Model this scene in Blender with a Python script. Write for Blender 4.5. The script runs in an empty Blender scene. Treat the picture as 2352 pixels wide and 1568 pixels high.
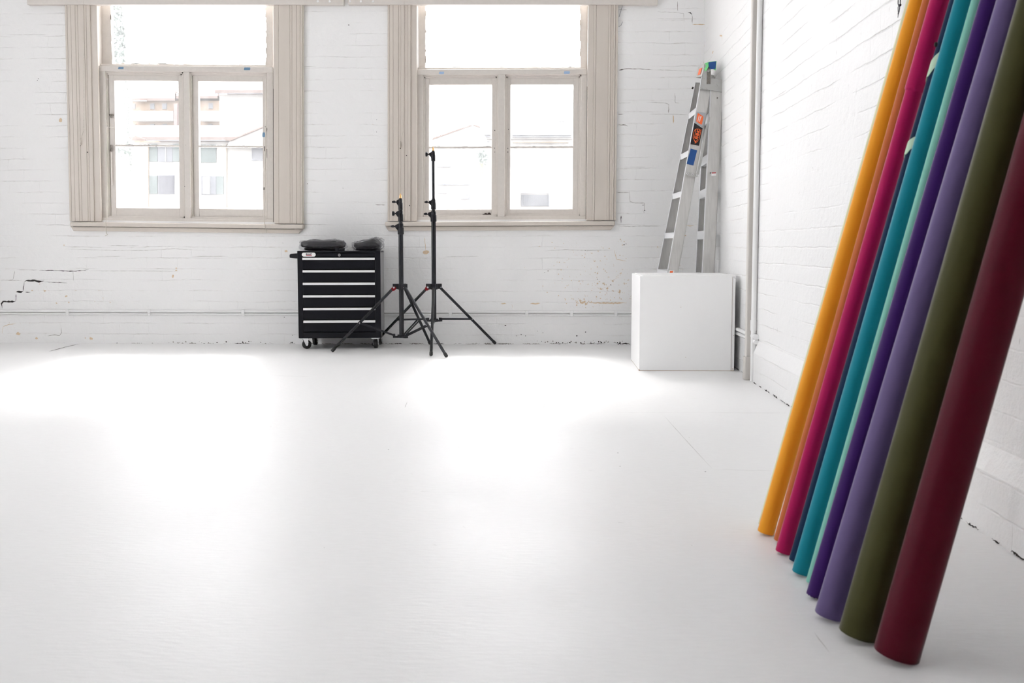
import bpy, bmesh, math, random
from mathutils import Vector, Matrix, noise
random.seed(7)
SC = bpy.context.scene
COL = SC.collection
PI = math.pi

# ------------------------------------------------------------------ camera
F, CX, CY = 2287.0, 1176.0, 750.0          # focal length and principal point, in photo pixels
YAW, PIT = math.radians(1.92), math.atan(185.0 / 2287.0)
EYE = Vector((0, 0, 0.77))
fwd = Vector((-math.sin(YAW) * math.cos(PIT), math.cos(YAW) * math.cos(PIT), -math.sin(PIT)))
rgt = Vector((math.cos(YAW), math.sin(YAW), 0))
upv = rgt.cross(fwd)
cam = bpy.data.cameras.new('camera')
cam.sensor_width = 36; cam.lens = F / 2352 * 36
cam.shift_y = -(784 - CY) / 2352
cam.clip_start = 0.05; cam.clip_end = 800
cam.dof.use_dof = True; cam.dof.focus_distance = 7.4; cam.dof.aperture_fstop = 9.0
camo = bpy.data.objects.new('camera', cam); COL.objects.link(camo)
M4 = Matrix.Identity(4)
for i in range(3):
    M4[i][0] = rgt[i]; M4[i][1] = upv[i]; M4[i][2] = -fwd[i]; M4[i][3] = EYE[i]
camo.matrix_world = M4
SC.camera = camo

# ------------------------------------------------------------------ light and exposure
SKY, SUN, EXPOSURE = 4.4, 2.3, 1.06
w = bpy.data.worlds.new('overcast_sky'); SC.world = w; w.use_nodes = True
bg = w.node_tree.nodes['Background']
bg.inputs[0].default_value = (0.985, 0.985, 1.0, 1); bg.inputs[1].default_value = SKY
sl = bpy.data.lights.new('sun', 'SUN'); sl.energy = SUN; sl.angle = math.radians(14); sl.color = (1, 0.98, 0.95)
so = bpy.data.objects.new('sun', sl); COL.objects.link(so)
so.rotation_euler = Vector((0.10, -0.72, -0.80)).to_track_quat('-Z', 'Y').to_euler()
SC.view_settings.view_transform = 'Standard'; SC.view_settings.look = 'None'
SC.view_settings.exposure = EXPOSURE; SC.view_settings.gamma = 1
SC.view_settings.use_curve_mapping = False
SC.cycles.max_bounces = 14; SC.cycles.diffuse_bounces = 9; SC.cycles.glossy_bounces = 5
SC.cycles.transparent_max_bounces = 16; SC.cycles.use_denoising = True
SC.cycles.sample_clamp_indirect = 8.0; SC.cycles.caustics_reflective = False; SC.cycles.caustics_refractive = False

# ------------------------------------------------------------------ photo pixel -> place
def ray(px, py):
    return rgt * ((px - CX) / F) + upv * ((CY - py) / F) + fwd
def fl(px, py, z=0.0):
    d = ray(px, py); return EYE + d * ((z - EYE.z) / d.z)
def onY(px, py, Y):
    d = ray(px, py); return EYE + d * ((Y - EYE.y) / d.y)
def onX(px, py, X):
    d = ray(px, py); return EYE + d * ((X - EYE.x) / d.x)
D = fl(700, 789.5).y
XR = 0.5 * (fl(1730, 872).x + fl(2352, 1270).x)
XL, YB, ZC = -6.0, -3.0, 4.1
HT = 0.3

# ------------------------------------------------------------------ materials
def new_mat(name):
    m = bpy.data.materials.new(name); m.use_nodes = True
    return m, m.node_tree, m.node_tree.nodes['Principled BSDF']
def N(nt, t, **kw):
    n = nt.nodes.new(t)
    for k, v in kw.items():
        if k.startswith('i_'): n.inputs[k[2:].replace('_', ' ')].default_value = v
        else: setattr(n, k, v)
    return n
def L(nt, a, b): nt.links.new(a, b)
def c4(c): return (c[0], c[1], c[2], 1)
def simple(name, col, rough=0.5, metal=0.0, bump=0.0, bscale=60, var=0.0, spec=None, stretch=None, sheen=0):
    m, nt, b = new_mat(name)
    b.inputs['Base Color'].default_value = c4(col); b.inputs['Roughness'].default_value = rough
    b.inputs['Metallic'].default_value = metal
    if spec is not None: b.inputs['Specular IOR Level'].default_value = spec
    if sheen: b.inputs['Sheen Weight'].default_value = sheen
    tc = N(nt, 'ShaderNodeTexCoord')
    src = tc.outputs['Object']
    if stretch:
        mp = N(nt, 'ShaderNodeMapping'); mp.inputs['Scale'].default_value = stretch
        L(nt, src, mp.inputs[0]); src = mp.outputs[0]
    if bump or var:
        nz = N(nt, 'ShaderNodeTexNoise'); nz.inputs['Scale'].default_value = bscale; nz.inputs['Detail'].default_value = 5
        L(nt, src, nz.inputs['Vector'])
        if bump:
            bp = N(nt, 'ShaderNodeBump'); bp.inputs['Strength'].default_value = 1; bp.inputs['Distance'].default_value = bump
            L(nt, nz.outputs['Fac'], bp.inputs['Height']); L(nt, bp.outputs[0], b.inputs['Normal'])
        if var:
            mx = N(nt, 'ShaderNodeMix', data_type='RGBA'); mx.inputs['A'].default_value = c4([c * (1 - var) for c in col])
            mx.inputs['B'].default_value = c4([min(1, c * (1 + var)) for c in col])
            L(nt, nz.outputs['Fac'], mx.inputs['Factor']); L(nt, mx.outputs['Result'], b.inputs['Base Color'])
    return m

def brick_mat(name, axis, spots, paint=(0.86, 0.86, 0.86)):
    """painted brickwork: axis 'X' maps (x,z), axis 'Y' maps (y,z); spots = [(u,z,ru,rz,amount)] areas of flaked paint"""
    m, nt, b = new_mat(name)
    b.inputs['Roughness'].default_value = 0.45
    tc = N(nt, 'ShaderNodeTexCoord'); sp = N(nt, 'ShaderNodeSeparateXYZ'); L(nt, tc.outputs['Object'], sp.inputs[0])
    cb = N(nt, 'ShaderNodeCombineXYZ'); L(nt, sp.outputs[axis], cb.inputs['X']); L(nt, sp.outputs['Z'], cb.inputs['Y'])
    n0 = N(nt, 'ShaderNodeTexNoise', i_Scale=5.0, i_Detail=4.0); L(nt, cb.outputs[0], n0.inputs['Vector'])
    vm = N(nt, 'ShaderNodeVectorMath', operation='MULTIPLY_ADD'); L(nt, n0.outputs['Color'], vm.inputs[0])
    vm.inputs[1].default_value = (0.05, 0.022, 0); L(nt, cb.outputs[0], vm.inputs[2])
    br = N(nt, 'ShaderNodeTexBrick'); L(nt, vm.outputs[0], br.inputs['Vector'])
    br.inputs['Scale'].default_value = 1; br.inputs['Brick Width'].default_value = 0.24; br.inputs['Row Height'].default_value = 0.086
    br.inputs['Mortar Size'].default_value = 0.003; br.inputs['Mortar Smooth'].default_value = 0.9
    br.inputs['Color1'].default_value = (1, 1, 1, 1); br.inputs['Color2'].default_value = (.8, .8, .8, 1); br.inputs['Mortar'].default_value = (0, 0, 0, 1)
    br.inputs['Mortar Size'].default_value = 0.004; br.inputs['Mortar Smooth'].default_value = 1.0
    rw_ = N(nt, 'ShaderNodeTexBrick'); L(nt, vm.outputs[0], rw_.inputs['Vector']); rw_.inputs['Scale'].default_value = 1
    rw_.inputs['Brick Width'].default_value = 90.0; rw_.inputs['Row Height'].default_value = 0.086; rw_.inputs['Mortar Size'].default_value = 0.0055; rw_.inputs['Mortar Smooth'].default_value = 1.0
    h1 = N(nt, 'ShaderNodeMath', operation='MULTIPLY'); L(nt, br.outputs['Fac'], h1.inputs[0]); h1.inputs[1].default_value = .30
    h2 = N(nt, 'ShaderNodeMath', operation='MULTIPLY_ADD'); L(nt, rw_.outputs['Fac'], h2.inputs[0]); h2.inputs[1].default_value = .6; L(nt, h1.outputs[0], h2.inputs[2])
    # patchy fill of the joints by old paint coats
    nf = N(nt, 'ShaderNodeTexNoise', i_Scale=2.3, i_Detail=3.0); L(nt, cb.outputs[0], nf.inputs['Vector'])
    rf = N(nt, 'ShaderNodeMapRange'); rf.inputs['From Min'].default_value = .42; rf.inputs['From Max'].default_value = .62
    rf.inputs['To Min'].default_value = .06; L(nt, nf.outputs['Fac'], rf.inputs['Value'])
    jm = N(nt, 'ShaderNodeMath', operation='MULTIPLY'); L(nt, h2.outputs[0], jm.inputs[0]); L(nt, rf.outputs[0], jm.inputs[1])
    n1 = N(nt, 'ShaderNodeTexNoise', i_Scale=24.0, i_Detail=6.0, i_Roughness=.6); L(nt, cb.outputs[0], n1.inputs['Vector'])
    n2 = N(nt, 'ShaderNodeTexNoise', i_Scale=130.0, i_Detail=3.0); L(nt, cb.outputs[0], n2.inputs['Vector'])
    a1 = N(nt, 'ShaderNodeMath', operation='MULTIPLY_ADD'); L(nt, n1.outputs['Fac'], a1.inputs[0]); a1.inputs[1].default_value = 1.1
    ng = N(nt, 'ShaderNodeMath', operation='MULTIPLY'); L(nt, jm.outputs[0], ng.inputs[0]); ng.inputs[1].default_value = -.8
    L(nt, ng.outputs[0], a1.inputs[2])
    a2 = N(nt, 'ShaderNodeMath', operation='MULTIPLY_ADD'); L(nt, n2.outputs['Fac'], a2.inputs[0]); a2.inputs[1].default_value = .18; L(nt, a1.outputs[0], a2.inputs[2])
    bp = N(nt, 'ShaderNodeBump'); bp.inputs['Strength'].default_value = .75; bp.inputs['Distance'].default_value = .005
    L(nt, a2.outputs[0], bp.inputs['Height']); L(nt, bp.outputs[0], b.inputs['Normal'])
    # tone: mortar slightly grubby, per brick variation
    mx = N(nt, 'ShaderNodeMix', data_type='RGBA'); mx.inputs['A'].default_value = c4(paint)
    mx.inputs['B'].default_value = (.66, .64, .61, 1)
    mj = N(nt, 'ShaderNodeMath', operation='MULTIPLY'); L(nt, jm.outputs[0], mj.inputs[0])
    rj = N(nt, 'ShaderNodeMapRange'); rj.inputs['From Min'].default_value = .5; rj.inputs['From Max'].default_value = .68
    L(nt, n1.outputs['Fac'], rj.inputs['Value']); L(nt, rj.outputs[0], mj.inputs[1])
    L(nt, mj.outputs[0], mx.inputs['Factor'])
    cur = mx.outputs['Result']
    # flaked paint showing ochre render
    if spots:
        tot = None
        for (u, z, ru, rz, am) in spots:
            dx = N(nt, 'ShaderNodeMath', operation='SUBTRACT'); L(nt, sp.outputs[axis], dx.inputs[0]); dx.inputs[1].default_value = u
            dx2 = N(nt, 'ShaderNodeMath', operation='DIVIDE'); L(nt, dx.outputs[0], dx2.inputs[0]); dx2.inputs[1].default_value = ru
            dz = N(nt, 'ShaderNodeMath', operation='SUBTRACT'); L(nt, sp.outputs['Z'], dz.inputs[0]); dz.inputs[1].default_value = z
            dz2 = N(nt, 'ShaderNodeMath', operation='DIVIDE'); L(nt, dz.outputs[0], dz2.inputs[0]); dz2.inputs[1].default_value = rz
            cc = N(nt, 'ShaderNodeCombineXYZ'); L(nt, dx2.outputs[0], cc.inputs[0]); L(nt, dz2.outputs[0], cc.inputs[1])
            ln = N(nt, 'ShaderNodeVectorMath', operation='LENGTH'); L(nt, cc.outputs[0], ln.inputs[0])
            mr = N(nt, 'ShaderNodeMapRange'); mr.inputs['From Min'].default_value = 1; mr.inputs['From Max'].default_value = 0
            mr.inputs['To Max'].default_value = am; L(nt, ln.outputs['Value'], mr.inputs['Value'])
            if tot is None: tot = mr.outputs[0]
            else:
                ad = N(nt, 'ShaderNodeMath', operation='MAXIMUM'); L(nt, tot, ad.inputs[0]); L(nt, mr.outputs[0], ad.inputs[1]); tot = ad.outputs[0]
        ns = N(nt, 'ShaderNodeTexNoise', i_Scale=34.0, i_Detail=5.0, i_Roughness=.62); L(nt, vm.outputs[0], ns.inputs['Vector'])
        s1 = N(nt, 'ShaderNodeMath', operation='ADD'); L(nt, ns.outputs['Fac'], s1.inputs[0]); L(nt, tot, s1.inputs[1])
        jb = N(nt, 'ShaderNodeMath', operation='MULTIPLY_ADD'); L(nt, br.outputs['Fac'], jb.inputs[0]); jb.inputs[1].default_value = .05; L(nt, s1.outputs[0], jb.inputs[2])
        th = N(nt, 'ShaderNodeMapRange'); th.inputs['From Min'].default_value = .74; th.inputs['From Max'].default_value = .80
        L(nt, jb.outputs[0], th.inputs['Value'])
        m2 = N(nt, 'ShaderNodeMix', data_type='RGBA'); L(nt, th.outputs[0], m2.inputs['Factor']); L(nt, cur, m2.inputs['A'])
        cr = N(nt, 'ShaderNodeMix', data_type='RGBA'); L(nt, n2.outputs['Fac'], cr.inputs['Factor'])
        cr.inputs['A'].default_value = (.50, .30, .15, 1); cr.inputs['B'].default_value = (.74, .62, .46, 1)
        L(nt, cr.outputs['Result'], m2.inputs['B']); cur = m2.outputs['Result']
    L(nt, cur, b.inputs['Base Color'])
    return m

def floor_mat():
    m, nt, b = new_mat('painted_floor')
    tc = N(nt, 'ShaderNodeTexCoord')
    n1 = N(nt, 'ShaderNodeTexNoise', i_Scale=2.2, i_Detail=3.0); L(nt, tc.outputs['Object'], n1.inputs['Vector'])
    mp = N(nt, 'ShaderNodeMapping'); mp.inputs['Scale'].default_value = (1, 3.2, 1); L(nt, tc.outputs['Object'], mp.inputs[0])
    n2 = N(nt, 'ShaderNodeTexNoise', i_Scale=26.0, i_Detail=6.0); L(nt, mp.outputs[0], n2.inputs['Vector'])
    n3 = N(nt, 'ShaderNodeTexNoise', i_Scale=240.0, i_Detail=2.0); L(nt, tc.outputs['Object'], n3.inputs['Vector'])
    a = N(nt, 'ShaderNodeMath', operation='MULTIPLY_ADD'); L(nt, n3.outputs['Fac'], a.inputs[0]); a.inputs[1].default_value = .16; L(nt, n2.outputs['Fac'], a.inputs[2])
    bp = N(nt, 'ShaderNodeBump'); bp.inputs['Strength'].default_value = .5; bp.inputs['Distance'].default_value = .0016
    L(nt, a.outputs[0], bp.inputs['Height']); L(nt, bp.outputs[0], b.inputs['Normal'])
    rr = N(nt, 'ShaderNodeMapRange'); rr.inputs['To Min'].default_value = .36; rr.inputs['To Max'].default_value = .52
    L(nt, n1.outputs['Fac'], rr.inputs['Value']); L(nt, rr.outputs[0], b.inputs['Roughness'])
    mx = N(nt, 'ShaderNodeMix', data_type='RGBA'); mx.inputs['A'].default_value = (.80, .80, .80, 1); mx.inputs['B'].default_value = (.86, .86, .86, 1)
    L(nt, n2.outputs['Fac'], mx.inputs['Factor']); L(nt, mx.outputs['Result'], b.inputs['Base Color'])
    b.inputs['Specular IOR Level'].default_value = .5
    return m

def glass_mat(name, film=.12, tint=(1, 1, 1)):
    m, nt, b = new_mat(name); nt.nodes.remove(b)
    out = [n for n in nt.nodes if n.type == 'OUTPUT_MATERIAL'][0]
    tr = N(nt, 'ShaderNodeBsdfTransparent'); tr.inputs[0].default_value = c4(tint)
    tl = N(nt, 'ShaderNodeBsdfTranslucent'); tl.inputs[0].default_value = (.92, .93, .95, 1)
    tc = N(nt, 'ShaderNodeTexCoord'); mp = N(nt, 'ShaderNodeMapping'); mp.inputs['Scale'].default_value = (3, 3, 1.2)
    L(nt, tc.outputs['Object'], mp.inputs[0])
    nz = N(nt, 'ShaderNodeTexNoise', i_Scale=2.5, i_Detail=7.0, i_Roughness=.65); L(nt, mp.outputs[0], nz.inputs['Vector'])
    mr = N(nt, 'ShaderNodeMapRange'); mr.inputs['From Min'].default_value = .3; mr.inputs['From Max'].default_value = .75
    mr.inputs['To Min'].default_value = film * .6; mr.inputs['To Max'].default_value = film * 1.6; L(nt, nz.outputs['Fac'], mr.inputs['Value'])
    m1 = N(nt, 'ShaderNodeMixShader'); L(nt, mr.outputs[0], m1.inputs[0]); L(nt, tr.outputs[0], m1.inputs[1]); L(nt, tl.outputs[0], m1.inputs[2])
    gl = N(nt, 'ShaderNodeBsdfGlossy'); gl.inputs['Roughness'].default_value = .03
    m2 = N(nt, 'ShaderNodeMixShader'); m2.inputs[0].default_value = .05; L(nt, m1.outputs[0], m2.inputs[1]); L(nt, gl.outputs[0], m2.inputs[2])
    L(nt, m2.outputs[0], out.inputs[0])
    return m
def wrap_mat():
    m, nt, b = new_mat('clear_plastic'); nt.nodes.remove(b)
    out = [n for n in nt.nodes if n.type == 'OUTPUT_MATERIAL'][0]
    tr = N(nt, 'ShaderNodeBsdfTransparent'); tr.inputs[0].default_value = (.97, .97, .98, 1)
    gl = N(nt, 'ShaderNodeBsdfGlossy'); gl.inputs['Roughness'].default_value = .12
    tc = N(nt, 'ShaderNodeTexCoord'); nz = N(nt, 'ShaderNodeTexNoise', i_Scale=22.0, i_Detail=4.0); L(nt, tc.outputs['Object'], nz.inputs['Vector'])
    bp = N(nt, 'ShaderNodeBump'); bp.inputs['Distance'].default_value = .02; L(nt, nz.outputs['Fac'], bp.inputs['Height']); L(nt, bp.outputs[0], gl.inputs['Normal'])
    lw = N(nt, 'ShaderNodeLayerWeight'); lw.inputs['Blend'].default_value = .22; L(nt, bp.outputs[0], lw.inputs['Normal'])
    mr = N(nt, 'ShaderNodeMapRange'); mr.inputs['To Min'].default_value = .03; mr.inputs['To Max'].default_value = .38; L(nt, lw.outputs['Fresnel'], mr.inputs['Value'])
    m1 = N(nt, 'ShaderNodeMixShader'); L(nt, mr.outputs[0], m1.inputs[0]); L(nt, tr.outputs[0], m1.inputs[1]); L(nt, gl.outputs[0], m1.inputs[2])
    L(nt, m1.outputs[0], out.inputs[0])
    return m

def P2(px, py): p = onY(px, py, D); return p.x, p.z
sx0, sz0 = P2(1400, 660); sx1, sz1 = P2(95, 665); sx2, sz2 = P2(1560, 580); sx3, sz3 = P2(40, 760); sx4, sz4 = P2(240, 690)
M = {}
M['brick_back'] = brick_mat('painted_brick_back', 'X', [(sx0, sz0, .62, .36, .17), (sx1, sz1, .22, .14, .16), (sx2, sz2, .45, .45, .13), (sx3, sz3, .4, .16, .11), (sx4, sz4, .4, .2, .10)])
M['brick_right'] = brick_mat('painted_brick_right', 'Y', [(1.3, .30, 1.3, .55, .15), (4.6, .05, .9, .1, .1)], paint=(.79, .79, .79))  # same wall paint, colour toned down to offset the strong window light
M['brick_left'] = brick_mat('painted_brick_left', 'Y', [])
M['plaster'] = simple('painted_plaster', (.87, .87, .87), .6, bump=.002, bscale=8)
M['back_plaster'] = simple('grey_plaster', (.34, .34, .34), .8, bump=.002, bscale=8)
M['floor'] = floor_mat()
M['beige'] = simple('beige_gloss_paint', (.63, .575, .52), .38, bump=.0008, bscale=30, var=.035, stretch=(1, 1, .15))
M['beige_worn'] = simple('worn_window_paint', (.66, .62, .58), .4, bump=.0012, bscale=40, var=.06)
M['white'] = simple('white_paint', (.83, .83, .83), .4, bump=.0006, bscale=20)
M['pipe'] = simple('pipe_paint', (.62, .59, .56), .4)
M['crack'] = simple('dark_gap', (.025, .022, .02), .9)
M['dirt'] = simple('grey_dirt', (.30, .28, .265), .9, var=.4, bscale=50)
M['seam'] = simple('faint_seam', (.55, .54, .53), .8)
M['ochre'] = simple('bare_render', (.70, .55, .39), .85, var=.25, bscale=120)
M['glass'] = glass_mat('window_glass', .035)
M['glass_up'] = glass_mat('upper_window_glass', .04)
M['black'] = simple('black_powder_coat', (.004, .0045, .008), .42, bump=.0003, bscale=300, spec=.25)
M['black_face'] = simple('black_drawer_enamel', (.004, .0045, .008), .4, spec=.22)
M['side_reflect'] = simple('enamel_reflection_grey', (.20, .20, .205), .3)  # black enamel sides; grey base colour imitates the bright wall's reflection
M['alu'] = simple('drawer_pull_aluminium', (.86, .86, .86), .42, 0)
M['tube'] = simple('black_anodised_tube', (.004, .005, .009), .25, .0)
M['plasticb'] = simple('black_plastic', (.008, .008, .012), .45, spec=.35)
M['red'] = simple('red_plastic', (.22, .004, .01), .4, spec=.2)
M['brass'] = simple('brass', (.80, .48, .20), .3, .9)
M['chrome'] = simple('chrome', (.75, .76, .78), .18, 1)
M['rubber'] = simple('black_rubber', (.015, .015, .015), .55)
M['lam'] = simple('white_laminate', (.87, .87, .87), .36)
M['lam_edge'] = simple('chipboard_edge', (.42, .30, .22), .8)
M['ladder'] = simple('brushed_aluminium', (.62, .61, .595), .45, .65, var=.17, bscale=18, stretch=(4, 4, .5))
M['ladder_edge'] = simple('bright_aluminium', (.85, .86, .88), .35, .4)
M['hinge'] = simple('cast_aluminium', (.50, .50, .49), .5, .6, var=.12, bscale=25)
M['orange'] = simple('orange_print', (.95, .16, .035), .5)
M['blackprint'] = simple('black_print', (.012, .010, .012), .4)
M['greyprint'] = simple('grey_print', (.42, .43, .46), .5)
M['whiteprint'] = simple('white_print', (.85, .85, .84), .5)
M['redprint'] = simple('red_print', (.45, .04, .05), .5)
M['navyprint'] = simple('navy_print', (.02, .03, .07), .5)
M['bluetape'] = simple('blue_tape', (.010, .075, .27), .55, bump=.0006, bscale=60)
M['paletape'] = simple('faded_blue_tape', (.16, .28, .42), .6)
M['paletape2'] = simple('light_blue_tape', (.33, .46, .66), .6)  # lighter blue for the right window's tape scraps
M['greentape'] = simple('green_tape', (.22, .75, .28), .6)
M['minttape'] = simple('pale_green_tape', (.50, .68, .50), .6)
M['wrap'] = wrap_mat()
M['bag'] = simple('black_nylon', (.004, .004, .007), .35, bump=.004, bscale=18)
M['tag'] = simple('crumpled_white', (.8, .8, .8), .5)
M['cord'] = simple('dirty_cord', (.60, .56, .50), .7)
M['wire'] = simple('grey_wire', (.30, .31, .33), .5)
M['blackcord'] = simple('black_cord', (.015, .008, .02), .6)
M['core'] = simple('cardboard_core', (.42, .29, .17), .8, bump=.0004, bscale=80)
M['metalworn'] = simple('worn_iron', (.22, .20, .18), .5, .5, var=.5, bscale=90)
M['hole'] = simple('screw_hole', (.03, .025, .02), .9)
M['facade'] = simple('cream_render', (0.230, 0.224, 0.214), .8)
M['facade_peach'] = simple('peach_render', (0.143, 0.105, 0.076), .8)
M['facade_pink'] = simple('pink_render', (0.126, 0.091, 0.087), .8)
M['tile'] = simple('terracotta_tiles', (0.087, 0.064, 0.056), .8, bump=.05, bscale=2.5, var=.25)
M['barge'] = simple('orange_barge', (0.088, 0.059, 0.049), .7)
M['shutter'] = simple('sage_shutter', (0.039, 0.052, 0.050), .6)
M['pane_dark'] = simple('dark_window_glass', (0.015, 0.015, 0.023), .3)
M['pane_pale'] = simple('curtained_window', (0.055, 0.058, 0.067), .5)
M['ext_grey'] = simple('grey_outdoor_metal', (0.091, 0.095, 0.108), .6)
M['leaf'] = simple('cypress_foliage', (0.232, 0.262, 0.247), .8, bump=.1, bscale=3, var=.5)
M['trunk'] = simple('tree_bark', (.2, .15, .1), .9)
M['ground'] = simple('outdoor_paving', (.32, .31, .30), .9, var=.1, bscale=.5)

# ------------------------------------------------------------------ mesh builder
class MB:
    def __init__(s): s.v = []; s.f = []; s.m = []
    def add(s, vs, fs, mi=0):
        o = len(s.v); s.v += [Vector(p) for p in vs]
        s.f += [tuple(i + o for i in f) for f in fs]; s.m += [mi] * len(fs)
    def box(s, x0, x1, y0, y1, z0, z1, mi=0):
        s.hexa([(x0, y0, z0), (x1, y0, z0), (x1, y0, z1), (x0, y0, z1)], [(x0, y1, z0), (x1, y1, z0), (x1, y1, z1), (x0, y1, z1)], mi)
    def hexa(s, a, b, mi=0):
        n = len(a)
        s.add(list(a) + list(b), [tuple(range(n)), tuple(range(2 * n - 1, n - 1, -1))] + [((i + 1) % n, i, i + n, (i + 1) % n + n) for i in range(n)], mi)
    def prism(s, pts, d, mi=0):
        d = Vector(d); s.hexa([Vector(p) for p in pts], [Vector(p) + d for p in pts], mi)
    def tube(s, path, r, n=10, mi=0, caps=True):
        path = [Vector(p) for p in path]; k = len(path)
        rs = r if isinstance(r, (list, tuple)) else [r] * k
        vs = []; fs = []; ref = None
        for i, p in enumerate(path):
            t = (path[min(i + 1, k - 1)] - path[max(i - 1, 0)])
            if t.length < 1e-9: t = (path[-1] - path[0])
            t.normalize()
            if ref is None:
                ref = Vector((0, 0, 1)) if abs(t.z) < .9 else Vector((0, 1, 0))
                u = t.cross(ref).normalized()
            u = (u - t * u.dot(t)).normalized(); vv = t.cross(u)
            for j in range(n):
                a = 2 * PI * j / n; vs.append(p + (u * math.cos(a) + vv * math.sin(a)) * rs[i])
        for i in range(k - 1):
            for j in range(n):
                fs.append((i * n + j, i * n + (j + 1) % n, (i + 1) * n + (j + 1) % n, (i + 1) * n + j))
        if caps: fs += [tuple(range(n - 1, -1, -1)), tuple(range((k - 1) * n, k * n))]
        s.add(vs, fs, mi)
    def beam(s, a, b, w, h, up=(0, 0, 1), mi=0):
        a, b = Vector(a), Vector(b); t = (b - a).normalized(); u = t.cross(Vector(up)).normalized(); v = u.cross(t)
        q = [(-1, -1), (1, -1), (1, 1), (-1, 1)]
        s.hexa([a + u * i * w / 2 + v * j * h / 2 for i, j in q], [b + u * i * w / 2 + v * j * h / 2 for i, j in q], mi)
    def ball(s, c, r, n=8, mi=0, sc=(1, 1, 1)):
        c = Vector(c); vs = [c + Vector((0, 0, r * sc[2]))]; fs = []
        for i in range(1, n):
            for j in range(2 * n):
                a, b_ = PI * i / n, PI * j / n
                vs.append(c + Vector((r * sc[0] * math.sin(a) * math.cos(b_), r * sc[1] * math.sin(a) * math.sin(b_), r * sc[2] * math.cos(a))))
        vs.append(c - Vector((0, 0, r * sc[2]))); m2 = 2 * n
        for j in range(m2): fs.append((0, 1 + j, 1 + (j + 1) % m2))
        for i in range(n - 2):
            for j in range(m2): fs.append((1 + i * m2 + j, 1 + (i + 1) * m2 + j, 1 + (i + 1) * m2 + (j + 1) % m2, 1 + i * m2 + (j + 1) % m2))
        e = len(vs) - 1
        for j in range(m2): fs.append((e, e - m2 + (j + 1) % m2, e - m2 + j))
        s.add(vs, fs, mi)
    def build(s, name, mats, parent=None, bevel=0, smooth=False, seg=2):
        if not isinstance(mats, (list, tuple)): mats = [mats]
        me = bpy.data.meshes.new(name)
        inv = WM[parent.name].inverted() if parent is not None else (Matrix.Identity(4))
        me.from_pydata([inv @ v for v in s.v], [], s.f)
        for m in mats: me.materials.append(m)
        for p, mi in zip(me.polygons, s.m): p.material_index = mi
        bm = bmesh.new(); bm.from_mesh(me); bmesh.ops.recalc_face_normals(bm, faces=bm.faces); bm.to_mesh(me); bm.free()
        me.update()
        if smooth:
            for p in me.polygons: p.use_smooth = True
            try: me.set_sharp_from_angle(angle=math.radians(40))
            except Exception: pass
        o = bpy.data.objects.new(name, me); COL.objects.link(o)
        if parent is not None: o.parent = parent
        WM[o.name] = WM[parent.name].copy() if parent is not None else Matrix.Identity(4)
        if bevel:
            b = o.modifiers.new('bevel', 'BEVEL'); b.width = bevel; b.segments = seg; b.limit_method = 'ANGLE'; b.angle_limit = math.radians(40)
        return o
WM = {}
def empty(name, loc, rz=0.0, label=None, cat=None, group=None, kind=None):
    o = bpy.data.objects.new(name, None); COL.objects.link(o); o.empty_display_size = .1
    o.location = loc; o.rotation_euler = (0, 0, rz)
    WM[o.name] = Matrix.Translation(Vector(loc)) @ Matrix.Rotation(rz, 4, 'Z')
    return tag(o, label, cat, group, kind)
def tag(o, label=None, cat=None, group=None, kind=None):
    for k, v in (('label', label), ('category', cat), ('group', group), ('kind', kind)):
        if v: o[k] = v
    return o
def text(name, body, size, mat_, origin, xdir, ydir, parent, ext=.0004, sx=1.0, bold=0.0):
    """real lettering, converted to a mesh part; baseline starts at origin, runs along xdir"""
    cu = bpy.data.curves.new(name, 'FONT'); cu.body = body; cu.size = size; cu.extrude = ext; cu.offset = bold
    cu.align_x = 'CENTER'; cu.align_y = 'CENTER'; cu.space_character = .95
    tmp = bpy.data.objects.new(name + '_tmp', cu); COL.objects.link(tmp)
    dg = bpy.context.evaluated_depsgraph_get(); me = bpy.data.meshes.new_from_object(tmp.evaluated_get(dg))
    bpy.data.objects.remove(tmp); bpy.data.curves.remove(cu)
    xd, yd = Vector(xdir).normalized(), Vector(ydir).normalized(); zd = xd.cross(yd)
    T = Matrix.Identity(4)
    for i in range(3): T[i][0] = xd[i] * sx; T[i][1] = yd[i]; T[i][2] = zd[i]; T[i][3] = origin[i]
    me.transform(WM[parent.name].inverted() @ T); me.materials.clear(); me.materials.append(mat_); me.name = name
    o = bpy.data.objects.new(name, me); COL.objects.link(o); o.parent = parent; WM[o.name] = WM[parent.name].copy()
    return o

# ------------------------------------------------------------------ marks on surfaces (gaps, dirt) as thin ribbons
def ribbon(mb, pts, w, mi, nrm, step=.012, jit=.5):
    """irregular thin strip along points on a surface with normal nrm"""
    nrm = Vector(nrm); rnd = random
    dense = []
    for a, b in zip(pts[:-1], pts[1:]):
        a, b = Vector(a), Vector(b); n = max(1, int((b - a).length / step))
        for i in range(n): dense.append(a.lerp(b, i / n))
    dense.append(Vector(pts[-1])); k = len(dense)
    vs = []; fs = []; lf_ = random.uniform(.0004, .0011)
    for i, p in enumerate(dense):
        t = (dense[min(i + 1, k - 1)] - dense[max(i - 1, 0)]).normalized(); u = t.cross(nrm).normalized()
        env = min(1, 4 * min(i, k - 1 - i) / max(1, k - 1) + .15)
        ww = w * env * (1 + jit * rnd.uniform(-1, 1)); off = u * rnd.uniform(-1, 1) * w * jit * .6
        vs += [p + off + u * ww / 2 + nrm * lf_, p + off - u * ww / 2 + nrm * lf_]
    for i in range(k - 1): fs.append((2 * i, 2 * i + 1, 2 * i + 3, 2 * i + 2))
    mb.add(vs, fs, mi)
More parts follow.
